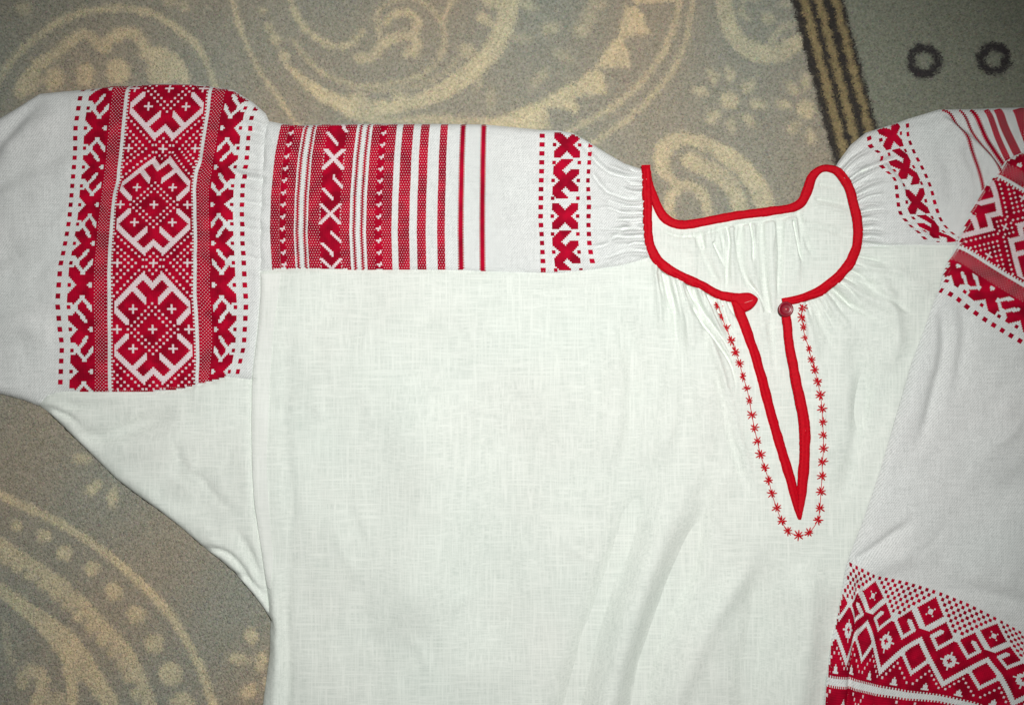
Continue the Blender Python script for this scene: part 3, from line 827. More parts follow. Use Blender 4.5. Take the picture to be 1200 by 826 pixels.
# buttonhole tab at the end of the left binding
def pillow(name, poly, z0, hgt, R, mat, parent):
    return cloth(name, poly, lambda X, Y: z0 - 1 + (hgt + 1) * roll(dist_poly(X, Y, poly + [poly[0]]), R), mat, parent, 1.6, bstep=1.4)
tab_poly = catmull([(856, 344.5), (864, 344), (872, 343), (879, 343.3), (885, 346.5), (888.5, 350.5), (886, 356.5), (881.5, 361.5), (876, 364.5), (871.5, 365.5), (867, 361), (862, 355), (856, 353)], 1.5, True)
tab, _ = pillow('buttonhole_tab', tab_poly, 10.6, 1.9, 2.6, M_BIND, blouse)
thread('buttonhole_stitch', [[(872, 355, 12.5), (876, 353.8, 12.7), (881.5, 352, 12.5)]], .45, M_PINK, tab)

# button
def lathe(name, prof, cx, cy, mat, parent, n=40):
    V, F = [], []
    for (r, z) in prof:
        for j in range(n):
            a = 2 * math.pi * j / n
            V.append((cx + r * math.cos(a), cy + r * math.sin(a), z))
    for i in range(len(prof) - 1):
        for j in range(n):
            F.append((i * n + j, i * n + (j + 1) % n, (i + 1) * n + (j + 1) % n, (i + 1) * n + j))
    return mesh_from(name, V, np.array(F)[:, ::-1], mat, parent)
BZ = 12.0
btn = lathe('button', [(0, BZ), (7.8, BZ), (8.8, BZ + .6), (9.0, BZ + 1.5), (8.5, BZ + 2.3), (7.6, BZ + 2.5), (6.6, BZ + 2.2), (5.8, BZ + 1.8), (4.6, BZ + 1.6), (2.0, BZ + 1.7), (0.02, BZ + 1.75)][::-1], 920, 362.5, M_BUTTON, blouse)
thread('button_thread', [[(918.9, 362.2, BZ + 1.6), (919.6, 362.1, BZ + 2.7), (920.8, 362.1, BZ + 2.7), (921.4, 362.3, BZ + 1.6)], [(919.2, 363.0, BZ + 1.6), (919.8, 362.9, BZ + 2.5), (920.8, 362.9, BZ + 2.5), (921.2, 363.1, BZ + 1.6)]], .55, M_PINK, btn)
for dx, dy in ((-2.1, 0), (2.1, 0)):
    lathe('button_hole', [(1.0, BZ + 1.78), (.7, BZ + 1.73), (.02, BZ + 1.72)][::-1], 920 + dx, 362.5 + dy, M_RED, btn, 12)

# ------------------------------------------------------------------ star stitches round the placket
zs_ = [(57,72),(70,105),(82,142),(95,178),(107,212),(120,247),(130,286),(142,322),(150,360),(158,402),(166,442),(175,482),(185,522),(197,562),(209,600),(218,640),(232,682),(247,722),(265,752),(298,766),(330,758),(358,720),(364,684),(367,634),(370,588),(370,544),(373,503),(372,463),(370,424),(368,383),(364,343),(356,302),(347,265),(338,236),(330,203),(320,170),(313,138),(308,108),(309,80)]
stars = [(820 + a / 2.58, 330 + b_ / 2.58) for a, b_ in zs_]
sz = heights(b_front, np.array([s[0] for s in stars]), np.array([s[1] for s in stars]))
star_meshes = []
rr = random.Random(21)
for v in range(7):
    segs = []
    for k in range(8):
        a = k * math.pi / 4 + rr.uniform(-.16, .16)
        r1 = (5.5 if k % 2 == 0 else 5.7) * rr.uniform(.78, 1.12); r0 = rr.uniform(.2, .8)
        segs.append([(600 + r0 * math.cos(a), 413 + r0 * math.sin(a), .6), (600 + r1 * .55 * math.cos(a), 413 + r1 * .55 * math.sin(a), .75), (600 + r1 * math.cos(a), 413 + r1 * math.sin(a), .1)])
    o = thread('star_stitch', segs, .8, M_STAR, None, 4)
    star_meshes.append(o.data); bpy.data.objects.remove(o)
for i, ((x, y), z) in enumerate(zip(stars, sz)):
    o = bpy.data.objects.new('star_stitch', star_meshes[i % 7])
    link(o, front)
    wx, wy, wz = W(x, y, z + .35)
    o.location = (wx, wy, wz)
    o.rotation_euler = (0, 0, rr.uniform(-.25, .25) + (i * 3 % 4) * math.pi / 2)
    sx = .84 if (5 <= i <= 8 or 33 <= i <= 36) else rr.uniform(1.02, 1.18)
    o.scale = (sx, rr.uniform(1.0, 1.16), 1)
cp = catmull(stars, 4.0)
ch = heights(b_front, np.array([p[0] for p in cp]), np.array([p[1] for p in cp]))
thread('chain_stitch', [[(p[0], p[1], (h if h == h else 9) + .3) for p, h in zip(cp, ch)]], 0.42, M_STAR, front, 4)

# ------------------------------------------------------------------ woven red patterns: every weft float is a small raised cell
def emit(name, parent, ci, cj, chart, bvh, clip, mat, half=.5, lo=.12, hi=.62, inset=.8, kind=None):
    ci = np.asarray(ci, float); cj = np.asarray(cj, float)
    if ci.size == 0: return None
    half = np.broadcast_to(np.asarray(half, float), ci.shape)
    offs = [(-1, -1), (1, -1), (1, 1), (-1, 1), (0, 0)]
    XY = [chart(ci + a * half, cj + b_ * half) for a, b_ in offs]
    ok = in_poly(XY[4][0], XY[4][1], clip)
    ring = resample(list(clip) + [clip[0]], 6)
    d = np.full(ci.shape, 0.0)
    if ok.any():
        d[ok] = dist_poly(XY[4][0][ok], XY[4][1][ok], ring)
    ok &= d > inset
    if not ok.any(): return None
    X = np.stack([p[0][ok] for p in XY], 1); Y = np.stack([p[1][ok] for p in XY], 1)
    Z = heights(bvh, X.ravel(), Y.ravel()).reshape(X.shape)
    g = ~np.isnan(Z).any(1)
    X, Y, Z = X[g], Y[g], Z[g]
    if len(X) == 0: return None
    Z[:, :4] += lo; Z[:, 4] = np.maximum(Z[:, 4], Z[:, :4].mean(1)) + (hi - lo * .0) * RNG.uniform(.75, 1.15, len(X))
    n = len(X)
    V = np.stack([X, Y, Z], -1).reshape(-1, 3)
    bi = (np.arange(n) * 5)[:, None]
    # orientation: counter-clockwise from above
    ax, ay = X[:, 1] - X[:, 0], Y[:, 1] - Y[:, 0]; bx, by = X[:, 2] - X[:, 0], Y[:, 2] - Y[:, 0]
    flip = (ax * by - ay * bx).mean() > 0
    F = np.concatenate([bi + np.array(t) for t in ([0, 1, 4], [1, 2, 4], [2, 3, 4], [3, 0, 4])])
    if flip: F = F[:, ::-1]
    o = mesh_from(name, V, F, mat, parent, smooth=False)
    if kind: o['kind'] = kind
    return o

def grid(a0, a1, b0, b1):
    A, B = np.meshgrid(np.arange(a0, a1 + 1), np.arange(b0, b1 + 1))
    return A.ravel().astype(float), B.ravel().astype(float)

# --- the sleeve band: diamonds between two white lines, crosses and hooks on either side
def diamond_white(x, r):
    """white cells of the central panel: (line cells, dot cells); r = 0 is the middle of a diamond, period 72"""
    u = np.abs(x)
    v = np.abs((r + 36) % 72 - 36)
    line = (u + v >= 33) & (u + v <= 36) & (u >= 5) & (u <= 21) & (v >= 11)
    line |= (v - u >= 22) & (v - u <= 25) & (u <= 5)
    line |= (u - v >= 9) & (u - v <= 12) & (u >= 14) & (u <= 21) & (u + v < 36) & (v >= 3)
    line |= (v - u >= 10) & (v - u <= 13) & (u >= 4) & (u <= 11) & (u + v < 36)
    def plus(cu, cv):
        du, dv = np.abs(u - cu), np.abs(v - cv)
        return ((du <= 2) & (dv == 0)) | ((du == 0) & (dv <= 2))
    cr = plus(11, 11) | plus(0, 0) | plus(0, 36) | plus(20, 0) | plus(20, 36)
    ev = (x % 2 == 0)
    dots = ev & np.isin(u + v, (10, 14))
    dots |= ev & (u + v == 40) & (u >= 6)
    dots |= ev & np.isin(u + v, (46, 50)) & (v <= 36)
    dots |= ev & (v - u == 30) & (u <= 4)
    dots &= (u <= 22) & ~line & ~cr
    return line, dots, cr

def hook_red(x, y, per=42, tol=2.5, sc=1.0):
    """crosses and hooks: x across (-7..7), y along; hooks open to +x"""
    q = ((y + per / 4) % per - per / 4) / sc
    half = per / 2 / sc
    X1 = (np.abs(np.abs(x) - np.abs(q)) <= tol) & (np.abs(q) <= 7)
    q2 = q - half
    X2 = (np.abs(np.abs(x) - np.abs(q2)) <= tol) & (np.abs(q2) <= 6)
    tipx = np.abs(q2) - 12
    X2 |= (np.abs(x - tipx) <= tol + .3) & (np.abs(q2) >= 5) & (np.abs(q2) <= 12)
    return (X1 | X2) & (np.abs(x) <= 7)

def dots_rows(n0, n1, stepv):
    ks = np.arange(math.ceil(n0 / stepv), math.floor(n1 / stepv) + 1)
    return ks * stepv

def square_dots(chart, c0, rows, name, parent, bvh, clip, half=1.25):
    rows = np.asarray(rows, float)
    ci, cj = [], []
    for a in (-.5, .5):
        for b_ in (-.5, .5):
            ci.append(np.full(rows.shape, c0) + a * 2 * half * .5 * 2 * .5); cj.append(rows + b_ * half)
    return emit(name, parent, np.concatenate(ci), np.concatenate(cj), chart, bvh, clip, M_RED, half * .56, .25, .85)

def weave_band(parent, chart, bvh, clip, r0, r1):
    # central panel, one object for each half period
    k0, k1 = math.floor((r0 + 18) / 36), math.floor((r1 + 18) / 36)
    for kk in range(k0, k1 + 1):
        x, r = grid(-23, 23, kk * 36 - 18, kk * 36 + 17)
        ln, dt, cr = diamond_white(x, r)
        comb = (np.abs(x) == 23) & (r % 2 == 0)
        red = ~ln & ~comb & ~cr
        o = emit('diamond_motif' if kk % 2 == 0 else 'crossing_motif', parent, x[red], r[red], chart, bvh, clip, M_RED, .53)
        if o is None: continue
        emit('pattern_dots', parent, x[dt], r[dt], chart, bvh, clip, M_WTH, .62, .55, 1.0, kind='stuff')
        emit('pattern_line', parent, x[ln | cr], r[ln | cr], chart, bvh, clip, M_WTH, .56, .35, .8, kind='stuff')
    for sd in (-1, 1):
        # netted strip next to the white line
        x, r = grid(26, 34, r0, r1)
        net = ~(((x + r) % 2 == 0) & (x < 34)) | (x >= 34)
        net &= ~((x == 26) & (r % 2 == 1))
        o = emit('netted_strip', parent, sd * x, r, chart, bvh, clip, M_RED, .53)
        wdots = ((x + r) % 2 == 0) & (x < 34) & (x > 26) | ((x == 26) & (r % 2 == 1))
        emit('pattern_dots', parent, sd * x[wdots], r[wdots], chart, bvh, clip, M_WTH, .23, .5, .85, kind='stuff')
        # crosses and hooks
        per = 48
        x, r = grid(-7, 7, r0, r1)
        xi = -sd * x                                   # positive towards the netted strip
        q = (r + per / 4) % per - per / 4; q2 = q % per - per / 2; q = np.where(q > per / 2, q - per, q)
        aq, aq2 = np.abs(q), np.abs(q2)
        wh = dist_poly(xi, aq2, [(7.6, 9.2), (1, 17.4), (-3.4, 12), (2.4, 4.8)]) <= 1.2
        wh |= (-xi - aq > 2.8) | (-xi - aq2 > 2.8)
        wh |= np.abs(aq2 - 11.2) < np.minimum(3.2, -xi - 1.6)
        for qq_ in (aq, aq2):
            wh |= (qq_ <= .6) & (xi >= 4) | (qq_ <= 1.6) & (xi >= 5) & (xi <= 6)
        red = ~wh
        cell = np.floor((r + per / 4) / (per / 2))
        for cv in np.unique(cell):
            mk = red & (cell == cv)
            emit('cross_motif' if cv % 2 == 0 else 'hook_motif', parent, sd * 41 + x[mk], r[mk], chart, bvh, clip, M_RED, .57, .2, .75)
        rows = dots_rows(r0, r1, per / 4)
        square_dots(chart, sd * 47.8, rows, 'dotted_line', parent, bvh, clip, 1.0)
        square_dots(chart, sd * 54, dots_rows(r0, r1, 6), 'dotted_line', parent, bvh, clip, 1.3)

colL = np.array([(305, 60), (97, 90), (93.7, 105), (87.6, 146.6), (86.4, 189), (80.5, 253), (76, 280), (69.8, 310.7), (67.3, 355), (69, 379), (71.6, 405), (69, 445), (67.8, 470)])[1:]
stL = np.array([(150, 90), (149.2, 101.6), (146, 131), (142.8, 164), (139.5, 192), (135, 217), (132, 243), (129.1, 279), (127, 321), (127, 372), (127.8, 412), (128.8, 470)])
stR = np.array([(249, 90), (247, 103), (244.6, 131), (240.7, 156), (237, 176.7), (230.6, 199.5), (228, 222.4), (229, 253), (230.2, 285), (229.3, 346), (231, 384), (232, 422.6), (231, 470)])
colR = np.array([(311, 90), (305, 110), (300, 124.5), (295.5, 134.7), (291.6, 159), (288.6, 192), (284.5, 217), (283.5, 243), (284, 283.5), (285, 295.5), (286.5, 331), (288.3, 354), (287.3, 382), (286, 405), (280, 430), (272, 470)])
def sleeve_chart(cx_, r):
    y = np.interp(r, [-80, -72, -36, 0, 36, 72, 108, 120], [90, 103.4, 174, 240, 308, 386, 460, 485])
    xs = [np.interp(y, q[:, 1], q[:, 0]) for q in (colL, stL, stR, colR)]
    k = [-54.5, -24.8, 24.8, 54]
    cx_ = np.asarray(cx_, float)
    x = np.where(cx_ < k[1], xs[0] + (xs[1] - xs[0]) * (cx_ - k[0]) / (k[1] - k[0]),
        np.where(cx_ < k[2], xs[1] + (xs[2] - xs[1]) * (cx_ - k[1]) / (k[2] - k[1]), xs[2] + (xs[3] - xs[2]) * (cx_ - k[2]) / (k[3] - k[2])))
    return x, y
SL_POLY = chain(SL_TOP, SEAM_SL, SL_BOT, OUT_L)
weave_band(slv, sleeve_chart, b_slv, SL_POLY, -78, 110)

# --- shoulder stripes
SH_POLY = chain(SH_TOP, NECK_SL, SH_SEAM, [(304, 318), (304, 296), (304, 258), (307, 207), (309, 161), (313, 140)])
def sh_chart(cx_, y):
    sh = np.interp(y, [140, 143, 183.6, 229, 272, 314], [12.4, 11.7, 4.6, 0, -1.8, .8])
    return np.asarray(cx_, float) + sh * np.clip(1 - .85 * (np.asarray(cx_, float) - 318) / 245, .1, 1), np.asarray(y, float)
def px_chart(chart, f):                     # cell chart with cells of f units
    return lambda a, b_: chart(np.asarray(a) * f, np.asarray(b_) * f)
FS = 1.48
shc = px_chart(sh_chart, FS)
def strip(x0, x1, parent, dense=True, y0=138, y1=322, name='woven_stripe', edge=False):
    a0, a1 = round(x0 / FS), round(x1 / FS) - 1
    x, r = grid(a0, a1, int(y0 / FS), int(y1 / FS))
    w = ((x + r) % 2 == 0)
    if a1 - a0 >= 3 and not edge: w &= (r % 2 == 0)
    if edge: w = ((x == a0) & (r % 2 == 0)) | ((x == a1) & (r % 2 == 1))
    o = emit(name, parent, x, r, shc, b_shl, SH_POLY, M_RED, .53, .15, .55) if not edge else emit(name, parent, x[~w], r[~w], shc, b_shl, SH_POLY, M_RED, .55, .15, .6)
    if not edge:
        w = (r % 2 == 0) & ((x + r // 2) % 2 == 0)
        emit('pattern_dots', parent, x[w], r[w], shc, b_shl, SH_POLY, M_WTH, .30, .5, .85, kind='stuff')
    return o
for a, b_ in ((318.3, 328.5), (335.6, 345.6), (363, 377), (399, 411.6), (430, 440.7), (447.8, 460)):
    strip(a, b_, shl)
for a, b_ in ((347.8, 352), (356.4, 360.6), (414, 418.2), (423, 427.2)):
    strip(a, b_, shl, edge=True)
for a, b_ in ((467.5, 481), (489.3, 499.8), (513, 522.6)):
    strip(a, b_, shl)
for a, b_ in ((537.2, 544.6), (562.0, 569.4)):
    strip(a, b_, shl, edge=True)
FD = 2.0
shd = px_chart(sh_chart, FD)
for cxm in (332.05, 444.25):                 # solid strips with little white hooks
    cc = cxm / FD
    x, r = np.meshgrid(np.arange(4) - 1.5, np.arange(69, 162)); x = x.ravel(); r = r.ravel().astype(float)
    emit('woven_stripe', shl, cc + x, r, shd, b_shl, SH_POLY, M_RED, .53, .15, .6)
    xs_, rs_ = [], []
    for r_ in np.arange(71, 162, 7.0):
        for dx, dy in ((0, 0), (-1, 0), (1, 0), (0, 1), (1, -1)):
            xs_.append(cc + dx); rs_.append(r_ + dy)
    emit('pattern_dots', shl, np.array(xs_), np.array(rs_), shd, b_shl, SH_POLY, M_WTH, .52, .5, .9, kind='stuff')
cc = 387.9 / FD
x, r = np.meshgrid(np.arange(-6, 7).astype(float), np.arange(69, 162).astype(float)); x = x.ravel(); r = r.ravel()
x0r = 186.1 / FD                             # middle of the first white cross
q = (r - x0r) % 32.3; q = np.where(q > 16.15, q - 32.3, q)
wx = (np.abs(np.abs(x) - np.abs(q)) <= 1.1) & (np.abs(q) <= 6)
qq = (r - x0r) % 32.3 - 16.15
wd = (np.abs((x - .6) - (qq + 5.6) * .9) <= 1.0) & (x >= 1) & (x <= 6) & (qq < 1) | (np.abs((x + 5) - (qq - 1.2) * .95) <= 1.0) & (x >= -6) & (x <= 1) & (qq > 1)
body = ((np.abs(q) >= np.abs(x) - .5) & (np.abs(q) > 1)) | (np.abs(x) > np.abs(q) + 1.5) & (np.abs(x) < 6) & (np.abs(q) < 4)
cellk = np.floor((r - x0r) / 32.3)
for cv in np.unique(cellk):
    mk = (cellk == cv)
    emit('diamond_motif', shl, cc + x[mk], r[mk], shd, b_shl, SH_POLY, M_RED, .53, .2, .7)
mk = (wx | wd)
emit('pattern_line', shl, cc + x[mk], r[mk], shd, b_shl, SH_POLY, M_WTH, .58, .5, .95, kind='stuff')
edge = (~body) & ~mk & ((x + r) % 2 == 0)
emit('pattern_dots', shl, cc + x[edge], r[edge], shd, b_shl, SH_POLY, M_WTH, .34, .5, .85, kind='stuff')

def hook_column(parent, chart, bvh, clip, r0, r1, off, cw, dl, dr, per=42.0, sgn=1):
    x, r = grid(-7, 7, r0, r1)
    red = hook_red(sgn * x, r + off, per, 3.1)
    cell = np.floor((r + off + per / 4) / (per / 2))
    for cv in np.unique(cell):
        mk = red & (cell == cv)
        emit('cross_motif' if cv % 2 == 0 else 'hook_motif', parent, x[mk], r[mk], chart, bvh, clip, M_RED, .66, .25, .8)
    rows = dots_rows(r0 + off, r1 + off, per / 4) - off
    square_dots(chart, -7.4, rows, 'dotted_line', parent, bvh, clip, 1.0)
    square_dots(chart, 7.4, rows, 'dotted_line', parent, bvh, clip, 1.0)
    square_dots(chart, dl, dots_rows(r0, r1, 5.25), 'dotted_line', parent, bvh, clip, 1.25)
    square_dots(chart, dr, dots_rows(r0, r1, 5.25), 'dotted_line', parent, bvh, clip, 1.25)
cl1 = np.array([(635.5, 140), (635.5, 156), (634.7, 199), (634, 222), (633.5, 256), (635, 280), (636.5, 312), (637, 330)])
cc1 = np.array([(666, 140), (665, 155), (664.5, 185), (663, 212), (662, 250), (662.5, 285), (666, 315), (667, 330)])
cr1 = np.array([(694, 140), (692.5, 166), (690, 198), (689, 212), (690, 240), (689.5, 262), (690.5, 285), (693, 302), (696, 315), (699, 330)])
def hook_chart_l(a, r):
    y = 169.5 + np.asarray(r, float) * 2.0
    xl, xm, xr = (np.interp(y, q[:, 1], q[:, 0]) for q in (cl1, cc1, cr1))
    a = np.asarray(a, float)
    return np.where(a < -9, xl + (a + 14) / 5 * (xm - 18 - xl), np.where(a > 9, xm + 18 + (a - 9) / 5 * (xr - xm - 18), xm + 2 * a)), y
hook_column(shl, hook_chart_l, b_shl, SH_POLY, -14, 78, 0, 2, -14, 14)

# --- right shoulder: the same border, crumpled
SR_POLY = chain(SR_TOP, [(1290, 290), (1250, 292)], SEAM_SR[::-1], NECK_SR)
def arc_interp(pts, s):
    P = np.array(pts, float); L = np.concatenate([[0], np.cumsum(np.hypot(*np.diff(P, axis=0).T))]); L /= L[-1]
    return np.interp(s, L, P[:, 0]), np.interp(s, L, P[:, 1])
q_r = catmull([(1064, 136), (1065, 147), (1064, 158), (1071, 179), (1081, 198.6), (1090, 220), (1096, 241), (1104, 260.7), (1117, 274.5), (1132, 282)], 3)
q_c = catmull([(1040, 142), (1045.6, 153.7), (1049, 172), (1060.5, 197.4), (1072, 222.7), (1074.5, 243), (1083.5, 257), (1097, 272), (1113, 284)], 3)
q_l = catmull([(1018, 152), (1019, 161), (1020, 172), (1033, 182), (1034, 196), (1048, 210), (1051, 229.6), (1056, 251.5), (1077, 273), (1088, 284)], 3)
LENC = sum(math.hypot(b_[0] - a[0], b_[1] - a[1]) for a, b_ in zip(q_c[:-1], q_c[1:]))
def hook_chart_r(a, r):
    s = np.clip(np.asarray(r, float) * 2.0 / LENC, 0, 1)
    xl, yl = arc_interp(q_l, s); xm, ym = arc_interp(q_c, s); xr, yr = arc_interp(q_r, s)
    a = np.asarray(a, float)
    f = np.where(a < 0, -a / 14, a / 14)
    ex, ey = np.where(a < 0, xl, xr), np.where(a < 0, yl, yr)
    return xm + (ex - xm) * f, ym + (ey - ym) * f
hook_column(shr, hook_chart_r, b_shr, SR_POLY, 1, 83, 33, 2, -14, 14, 42.0, -1)
def path_stripe(pts, width, name='woven_stripe', checker=True, fcell=1.4):
    q = catmull(pts, 2)
    Lq = sum(math.hypot(b_[0] - a[0], b_[1] - a[1]) for a, b_ in zip(q[:-1], q[1:]))
    P = np.array(q); tg = np.gradient(P, axis=0); tg /= np.linalg.norm(tg, axis=1)[:, None]
    Ls = np.concatenate([[0], np.cumsum(np.hypot(*np.diff(P, axis=0).T))])
    nw = max(2, round(width / fcell)); nl = int(Lq / fcell)
    def ch_(a, r):
        s = np.asarray(r, float) * fcell
        x = np.interp(s, Ls, P[:, 0]); y = np.interp(s, Ls, P[:, 1]); u = np.interp(s, Ls, tg[:, 0]); v = np.interp(s, Ls, tg[:, 1])
        o = (np.asarray(a, float) - (nw - 1) / 2) * (width / nw)
        return x + v * o, y - u * o
    x, r = grid(0, nw - 1, 0, nl)
    if nw <= 4:
        k_ = ~(((x == 0) & (r % 2 == 0)) | ((x == nw - 1) & (r % 2 == 1)))
        emit(name, shr, x[k_], r[k_], ch_, b_shr, SR_POLY, M_RED, .56, .2, .6)
    else:
        emit(name, shr, x, r, ch_, b_shr, SR_POLY, M_RED, .53, .2, .6)
        w = (r % 2 == 0) & ((x + r // 2) % 2 == 0)
        emit('pattern_dots', shr, x[w], r[w], ch_, b_shr, SR_POLY, M_WTH, .29, .5, .85, kind='stuff')
path_stripe([(1106, 127.4), (1113, 131.8), (1120.7, 146), (1131, 159.4), (1138, 175.4), (1145.4, 194), (1150.5, 211.7), (1153, 226)], 4.6)
path_stripe([(1126.5, 128), (1132, 137.6), (1139.6, 155), (1151, 171), (1161, 182.6), (1168.6, 195.7), (1173, 206)], 4.0)
path_stripe([(1139.6, 128), (1145.4, 139), (1155.5, 161), (1165.7, 177), (1176, 192), (1182, 202)], 6.0)
path_stripe([(1157, 128), (1161.4, 139), (1170, 162.3), (1180, 184), (1186, 196)], 6.8)
path_stripe([(1170, 127.4), (1176, 146.3), (1184.6, 165), (1193, 182), (1198, 192)], 9.5)
path_stripe([(1197, 126), (1204, 149), (1212, 172)], 20)
path_stripe([(1240, 127), (1248, 150)], 24)

# ------------------------------------------------------------------ right sleeve, folded back over the body
FR = Field()
c = FR.crease
c([(1098, 345), (1105, 400), (1096, 445), (1078, 510), (1062, 540)], -3.0, 7, .2, .35)
c([(1118, 345), (1128, 372), (1125, 420), (1112, 480)], -2.2, 8, .2, .4)
c([(1000, 656), (1020, 643), (1045, 624), (1075, 603)], -2.6, 5, .05, .4)
c([(1005, 668), (1040, 655), (1090, 640)], 1.6, 12, .1, .4)
c([(1003, 672), (1004, 700), (1001, 740), (996, 780), (990, 840)], -3.4, 3.6, .1, 0)
c([(1016, 680), (1018, 720), (1012, 780)], 1.4, 7, .2, .2)
c([(1290, 740), (1200, 706), (1140, 690), (1085, 686)], -1.8, 9, .1, .4)
c([(1290, 590), (1200, 570), (1120, 580)], -1.8, 18, .1, .4)
c([(1210, 440), (1180, 500), (1120, 560)], 1.4, 26, .2, .4)
c([(1150, 230), (1175, 262), (1215, 285)], -1.0, 8, .3, .2)
c([(1172, 200), (1190, 212), (1230, 232)], -1.2, 5, .1, .2)
c([(1062, 690), (1067, 740), (1064, 812)], -.8, 6, .2, .2)
rr = random.Random(77)
for _ in range(34):
    px, py = rr.uniform(1000, 1230), rr.uniform(360, 680); a_ = rr.gauss(2.1, .6); L_ = rr.uniform(25, 90)
    c([(px, py), (px + L_ * .5 * math.cos(a_), py + L_ * .5 * math.sin(a_)), (px + L_ * math.cos(a_ + .2), py + L_ * math.sin(a_ + .2))], rr.choice((-1, 1)) * rr.uniform(.2, .6), rr.uniform(3, 8), .4, .4)
srl_s = resample(SRL, 6)
def sleeve_r_z(X, Y):
    d = dist_poly(X, Y, srl_s)
    end = roll(dist_poly(X, Y, [(1330, 140), (1330, 900), (958, 900)]), 22)
    return end * (11.6 + 7.4 * roll(d, 15)) + (2.2 * FR(X, Y) + undulate(X, Y, 120, 1.2, 4) + undulate(X, Y, 34, .28, 2)) * (.25 + .75 * np.clip(d / 8, 0, 1))
RS_POLY = chain(SRL, [(1330, 900), (1330, 140)])
slr, b_slr = cloth('sleeve', RS_POLY, sleeve_r_z, M_COTTON, blouse, 3.8, fine=[(965, 650, 1030, 860, 2.4)])
slr['label'] = 'sleeve folded across the body with crimson bands at top and cuff'

t_ = np.array((.857, .515)); m_ = np.array((.515, -.857)); O_ = np.array((1174.5, 267.0)); FB_ = 1.95
def rband_chart(a, r):
    a = np.asarray(a, float); r = np.asarray(r, float) - 36
    x = O_[0] + FB_ * (r * t_[0] + a * m_[0]); y = O_[1] + FB_ * (r * t_[1] + a * m_[1])
    # the rows bow where the cloth turns over the fold
    bow = np.exp(-((x - 1112) / 26) ** 2) * np.clip((y - 300) / 40, 0, 1)
    return x, y - 6 * bow
weave_band(slr, rband_chart, b_slr, RS_POLY, -20, 92)

# lower band: hooked crosses, rings and dotted triangles
AK = [-100, -80, -60, -40, -20, 0, 20, 40, 60, 80, 110]
B0 = [(955, 672), (972, 680), (994, 684), (1018.7, 695), (1051, 702.5), (1087, 714), (1123, 727), (1161, 742.5), (1197, 758), (1233, 775), (1287, 800)]
B23 = [(948, 733), (968, 734), (992, 735), (1010, 740), (1034.6, 748), (1070, 760), (1108, 771), (1150, 781), (1195, 792), (1236, 806), (1292, 830)]
B45 = [(938, 795), (964, 795.4), (987, 797), (1003, 800), (1024, 805.5), (1060, 811.5), (1096, 814.5), (1136, 823), (1175, 838), (1212, 852), (1265, 872)]
def cuff_chart(a, b_):
    a = np.asarray(a, float); b_ = np.asarray(b_, float)
    P = [(np.interp(a, AK, [p[0] for p in B]), np.interp(a, AK, [p[1] for p in B])) for B in (B0, B23, B45)]
    lo = b_ < 23
    f = np.where(lo, b_ / 23, (b_ - 23) / 22)
    x = np.where(lo, P[0][0] + (P[1][0] - P[0][0]) * f, P[1][0] + (P[2][0] - P[1][0]) * f)
    y = np.where(lo, P[0][1] + (P[1][1] - P[0][1]) * f, P[1][1] + (P[2][1] - P[1][1]) * f)
    return x, y
def seg_d(u, v, pts):
    return dist_poly(u, v, pts)
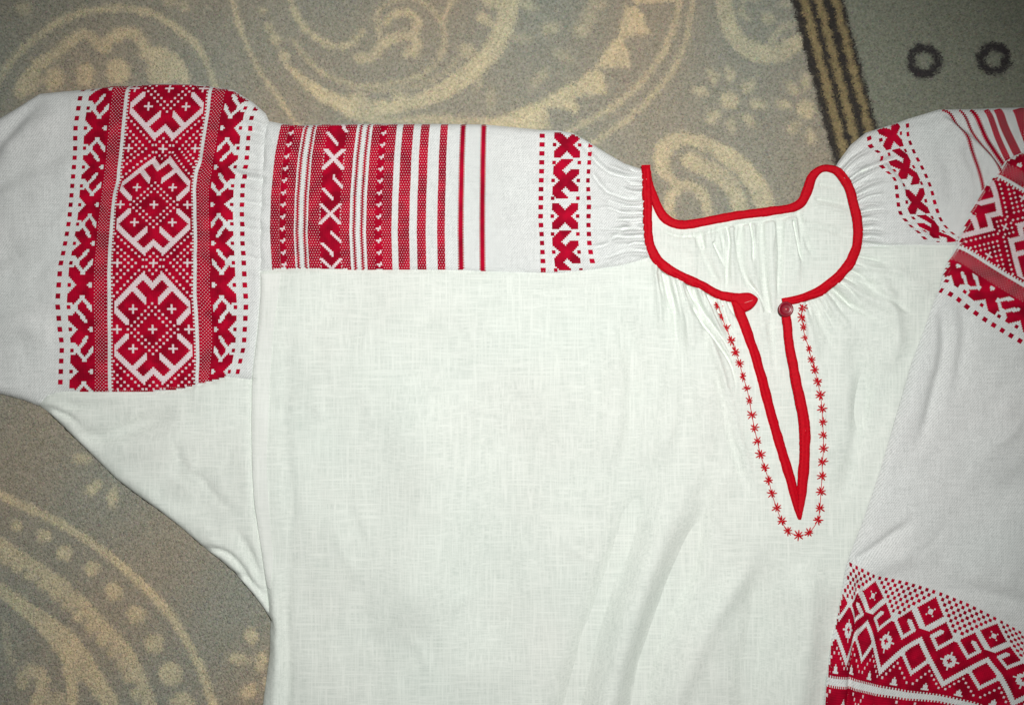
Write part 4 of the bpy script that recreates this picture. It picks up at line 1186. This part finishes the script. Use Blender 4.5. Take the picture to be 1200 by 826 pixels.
def cuff_motif(a, b_):
    """returns red mask, white dot mask, with a folded to one period of 40 (a = 0 is the small star diamond)"""
    u = np.abs((a + 20) % 40 - 20); v = b_
    red = np.zeros(u.shape, bool)
    zig = 16.5 + u                                         # the big white zigzag
    star = (u + np.abs(v) <= 8.2)
    upper = (v >= u - 8) & (u + v >= 11 + np.minimum(u, 4) * .75)
    red |= star | (upper & (v <= 43))
    white = np.zeros(u.shape, bool)
    hook = [(20, 9), (18.8, 10.2), (11.1, 18.0), (5.8, 12.6), (10.4, 8.2)]
    white |= seg_d(u, v, hook) <= 1.2
    white |= np.abs(v - zig) <= 1.7
    dia = u + np.abs(v - 25.5)
    white |= (dia <= 9.6) & (dia > 7.0) & (v > 16)
    fl_ = np.hypot(u - 20, v - 23)
    white |= (fl_ <= 3.7) & (fl_ > 1.4)
    white |= (np.abs(u - 20) + np.abs(v - 23) <= 5) & ((np.abs(u - 20) < .6) | (np.abs(v - 23) < .6)) & (fl_ > 1.4)
    white |= (np.maximum(u, np.abs(v)) <= 2.2) & (np.abs(u - np.abs(v)) <= .6) | (u + np.abs(v) <= 1)
    white |= (np.abs(u - 10) <= (v - 37.5) * .7) & (v >= 38) & (v <= 41)
    dots = (v == 31 + np.abs(u - 10)) & (np.abs(u - 10) <= 8) & (u % 2 == 0)
    red &= ~white
    return red, dots
for kk in range(-3, 3):
    a, b_ = grid(kk * 40 - 20, kk * 40 + 19, -8, 43)
    red, dots = cuff_motif(a, b_)
    comb = (b_ == 43) & (a % 2 == 0)
    emit('hooked_cross_motif', slr, a[red & ~comb], b_[red & ~comb], cuff_chart, b_slr, RS_POLY, M_RED, .55, .2, .75)
    dk = dots & red
    emit('pattern_dots', slr, a[dk], b_[dk], cuff_chart, b_slr, RS_POLY, M_WTH, .6, .55, 1.05, kind='stuff')
    # lattice of loose dots between two stars
    ci, cj = [], []
    for row, vv in enumerate(np.arange(-10.8, 6.5, 2.35)):
        wd_ = 15.5 - (vv + 8.5) * .8 if row > 1 else 19.5
        for aa in np.arange(-17.6, 18, 4.4):
            ax = aa + (2.2 if row % 2 else 0)
            if abs(ax) <= wd_:
                ci.append(kk * 40 + 20 + ax); cj.append(vv)
    emit('dotted_triangle', slr, np.array(ci), np.array(cj), cuff_chart, b_slr, RS_POLY, M_RED, 1.0, .25, .9)
a, b_ = grid(-100, 100, 47, 92)
u = np.abs((a + 20) % 40 - 20); v = b_ - 47
red = ~((b_ == 47) & (a % 2 == 0))
wl = (np.abs(u + v - 26) <= 1.3) & (v > 3) | (np.abs(u - 20) + np.abs(v - 12) <= 4)
dt = ((np.abs(u + v - 8) < .6) | (np.abs(v - u - 12) < .6)) & (u % 2 == 0) & red & ~wl
emit('cuff_motif', slr, a[red & ~wl], b_[red & ~wl], cuff_chart, b_slr, RS_POLY, M_RED, .55, .2, .75)
emit('pattern_dots', slr, a[dt], b_[dt], cuff_chart, b_slr, RS_POLY, M_WTH, .7, .55, 1.05, kind='stuff')

scene.render.resolution_x = 1024
scene.render.resolution_y = 704
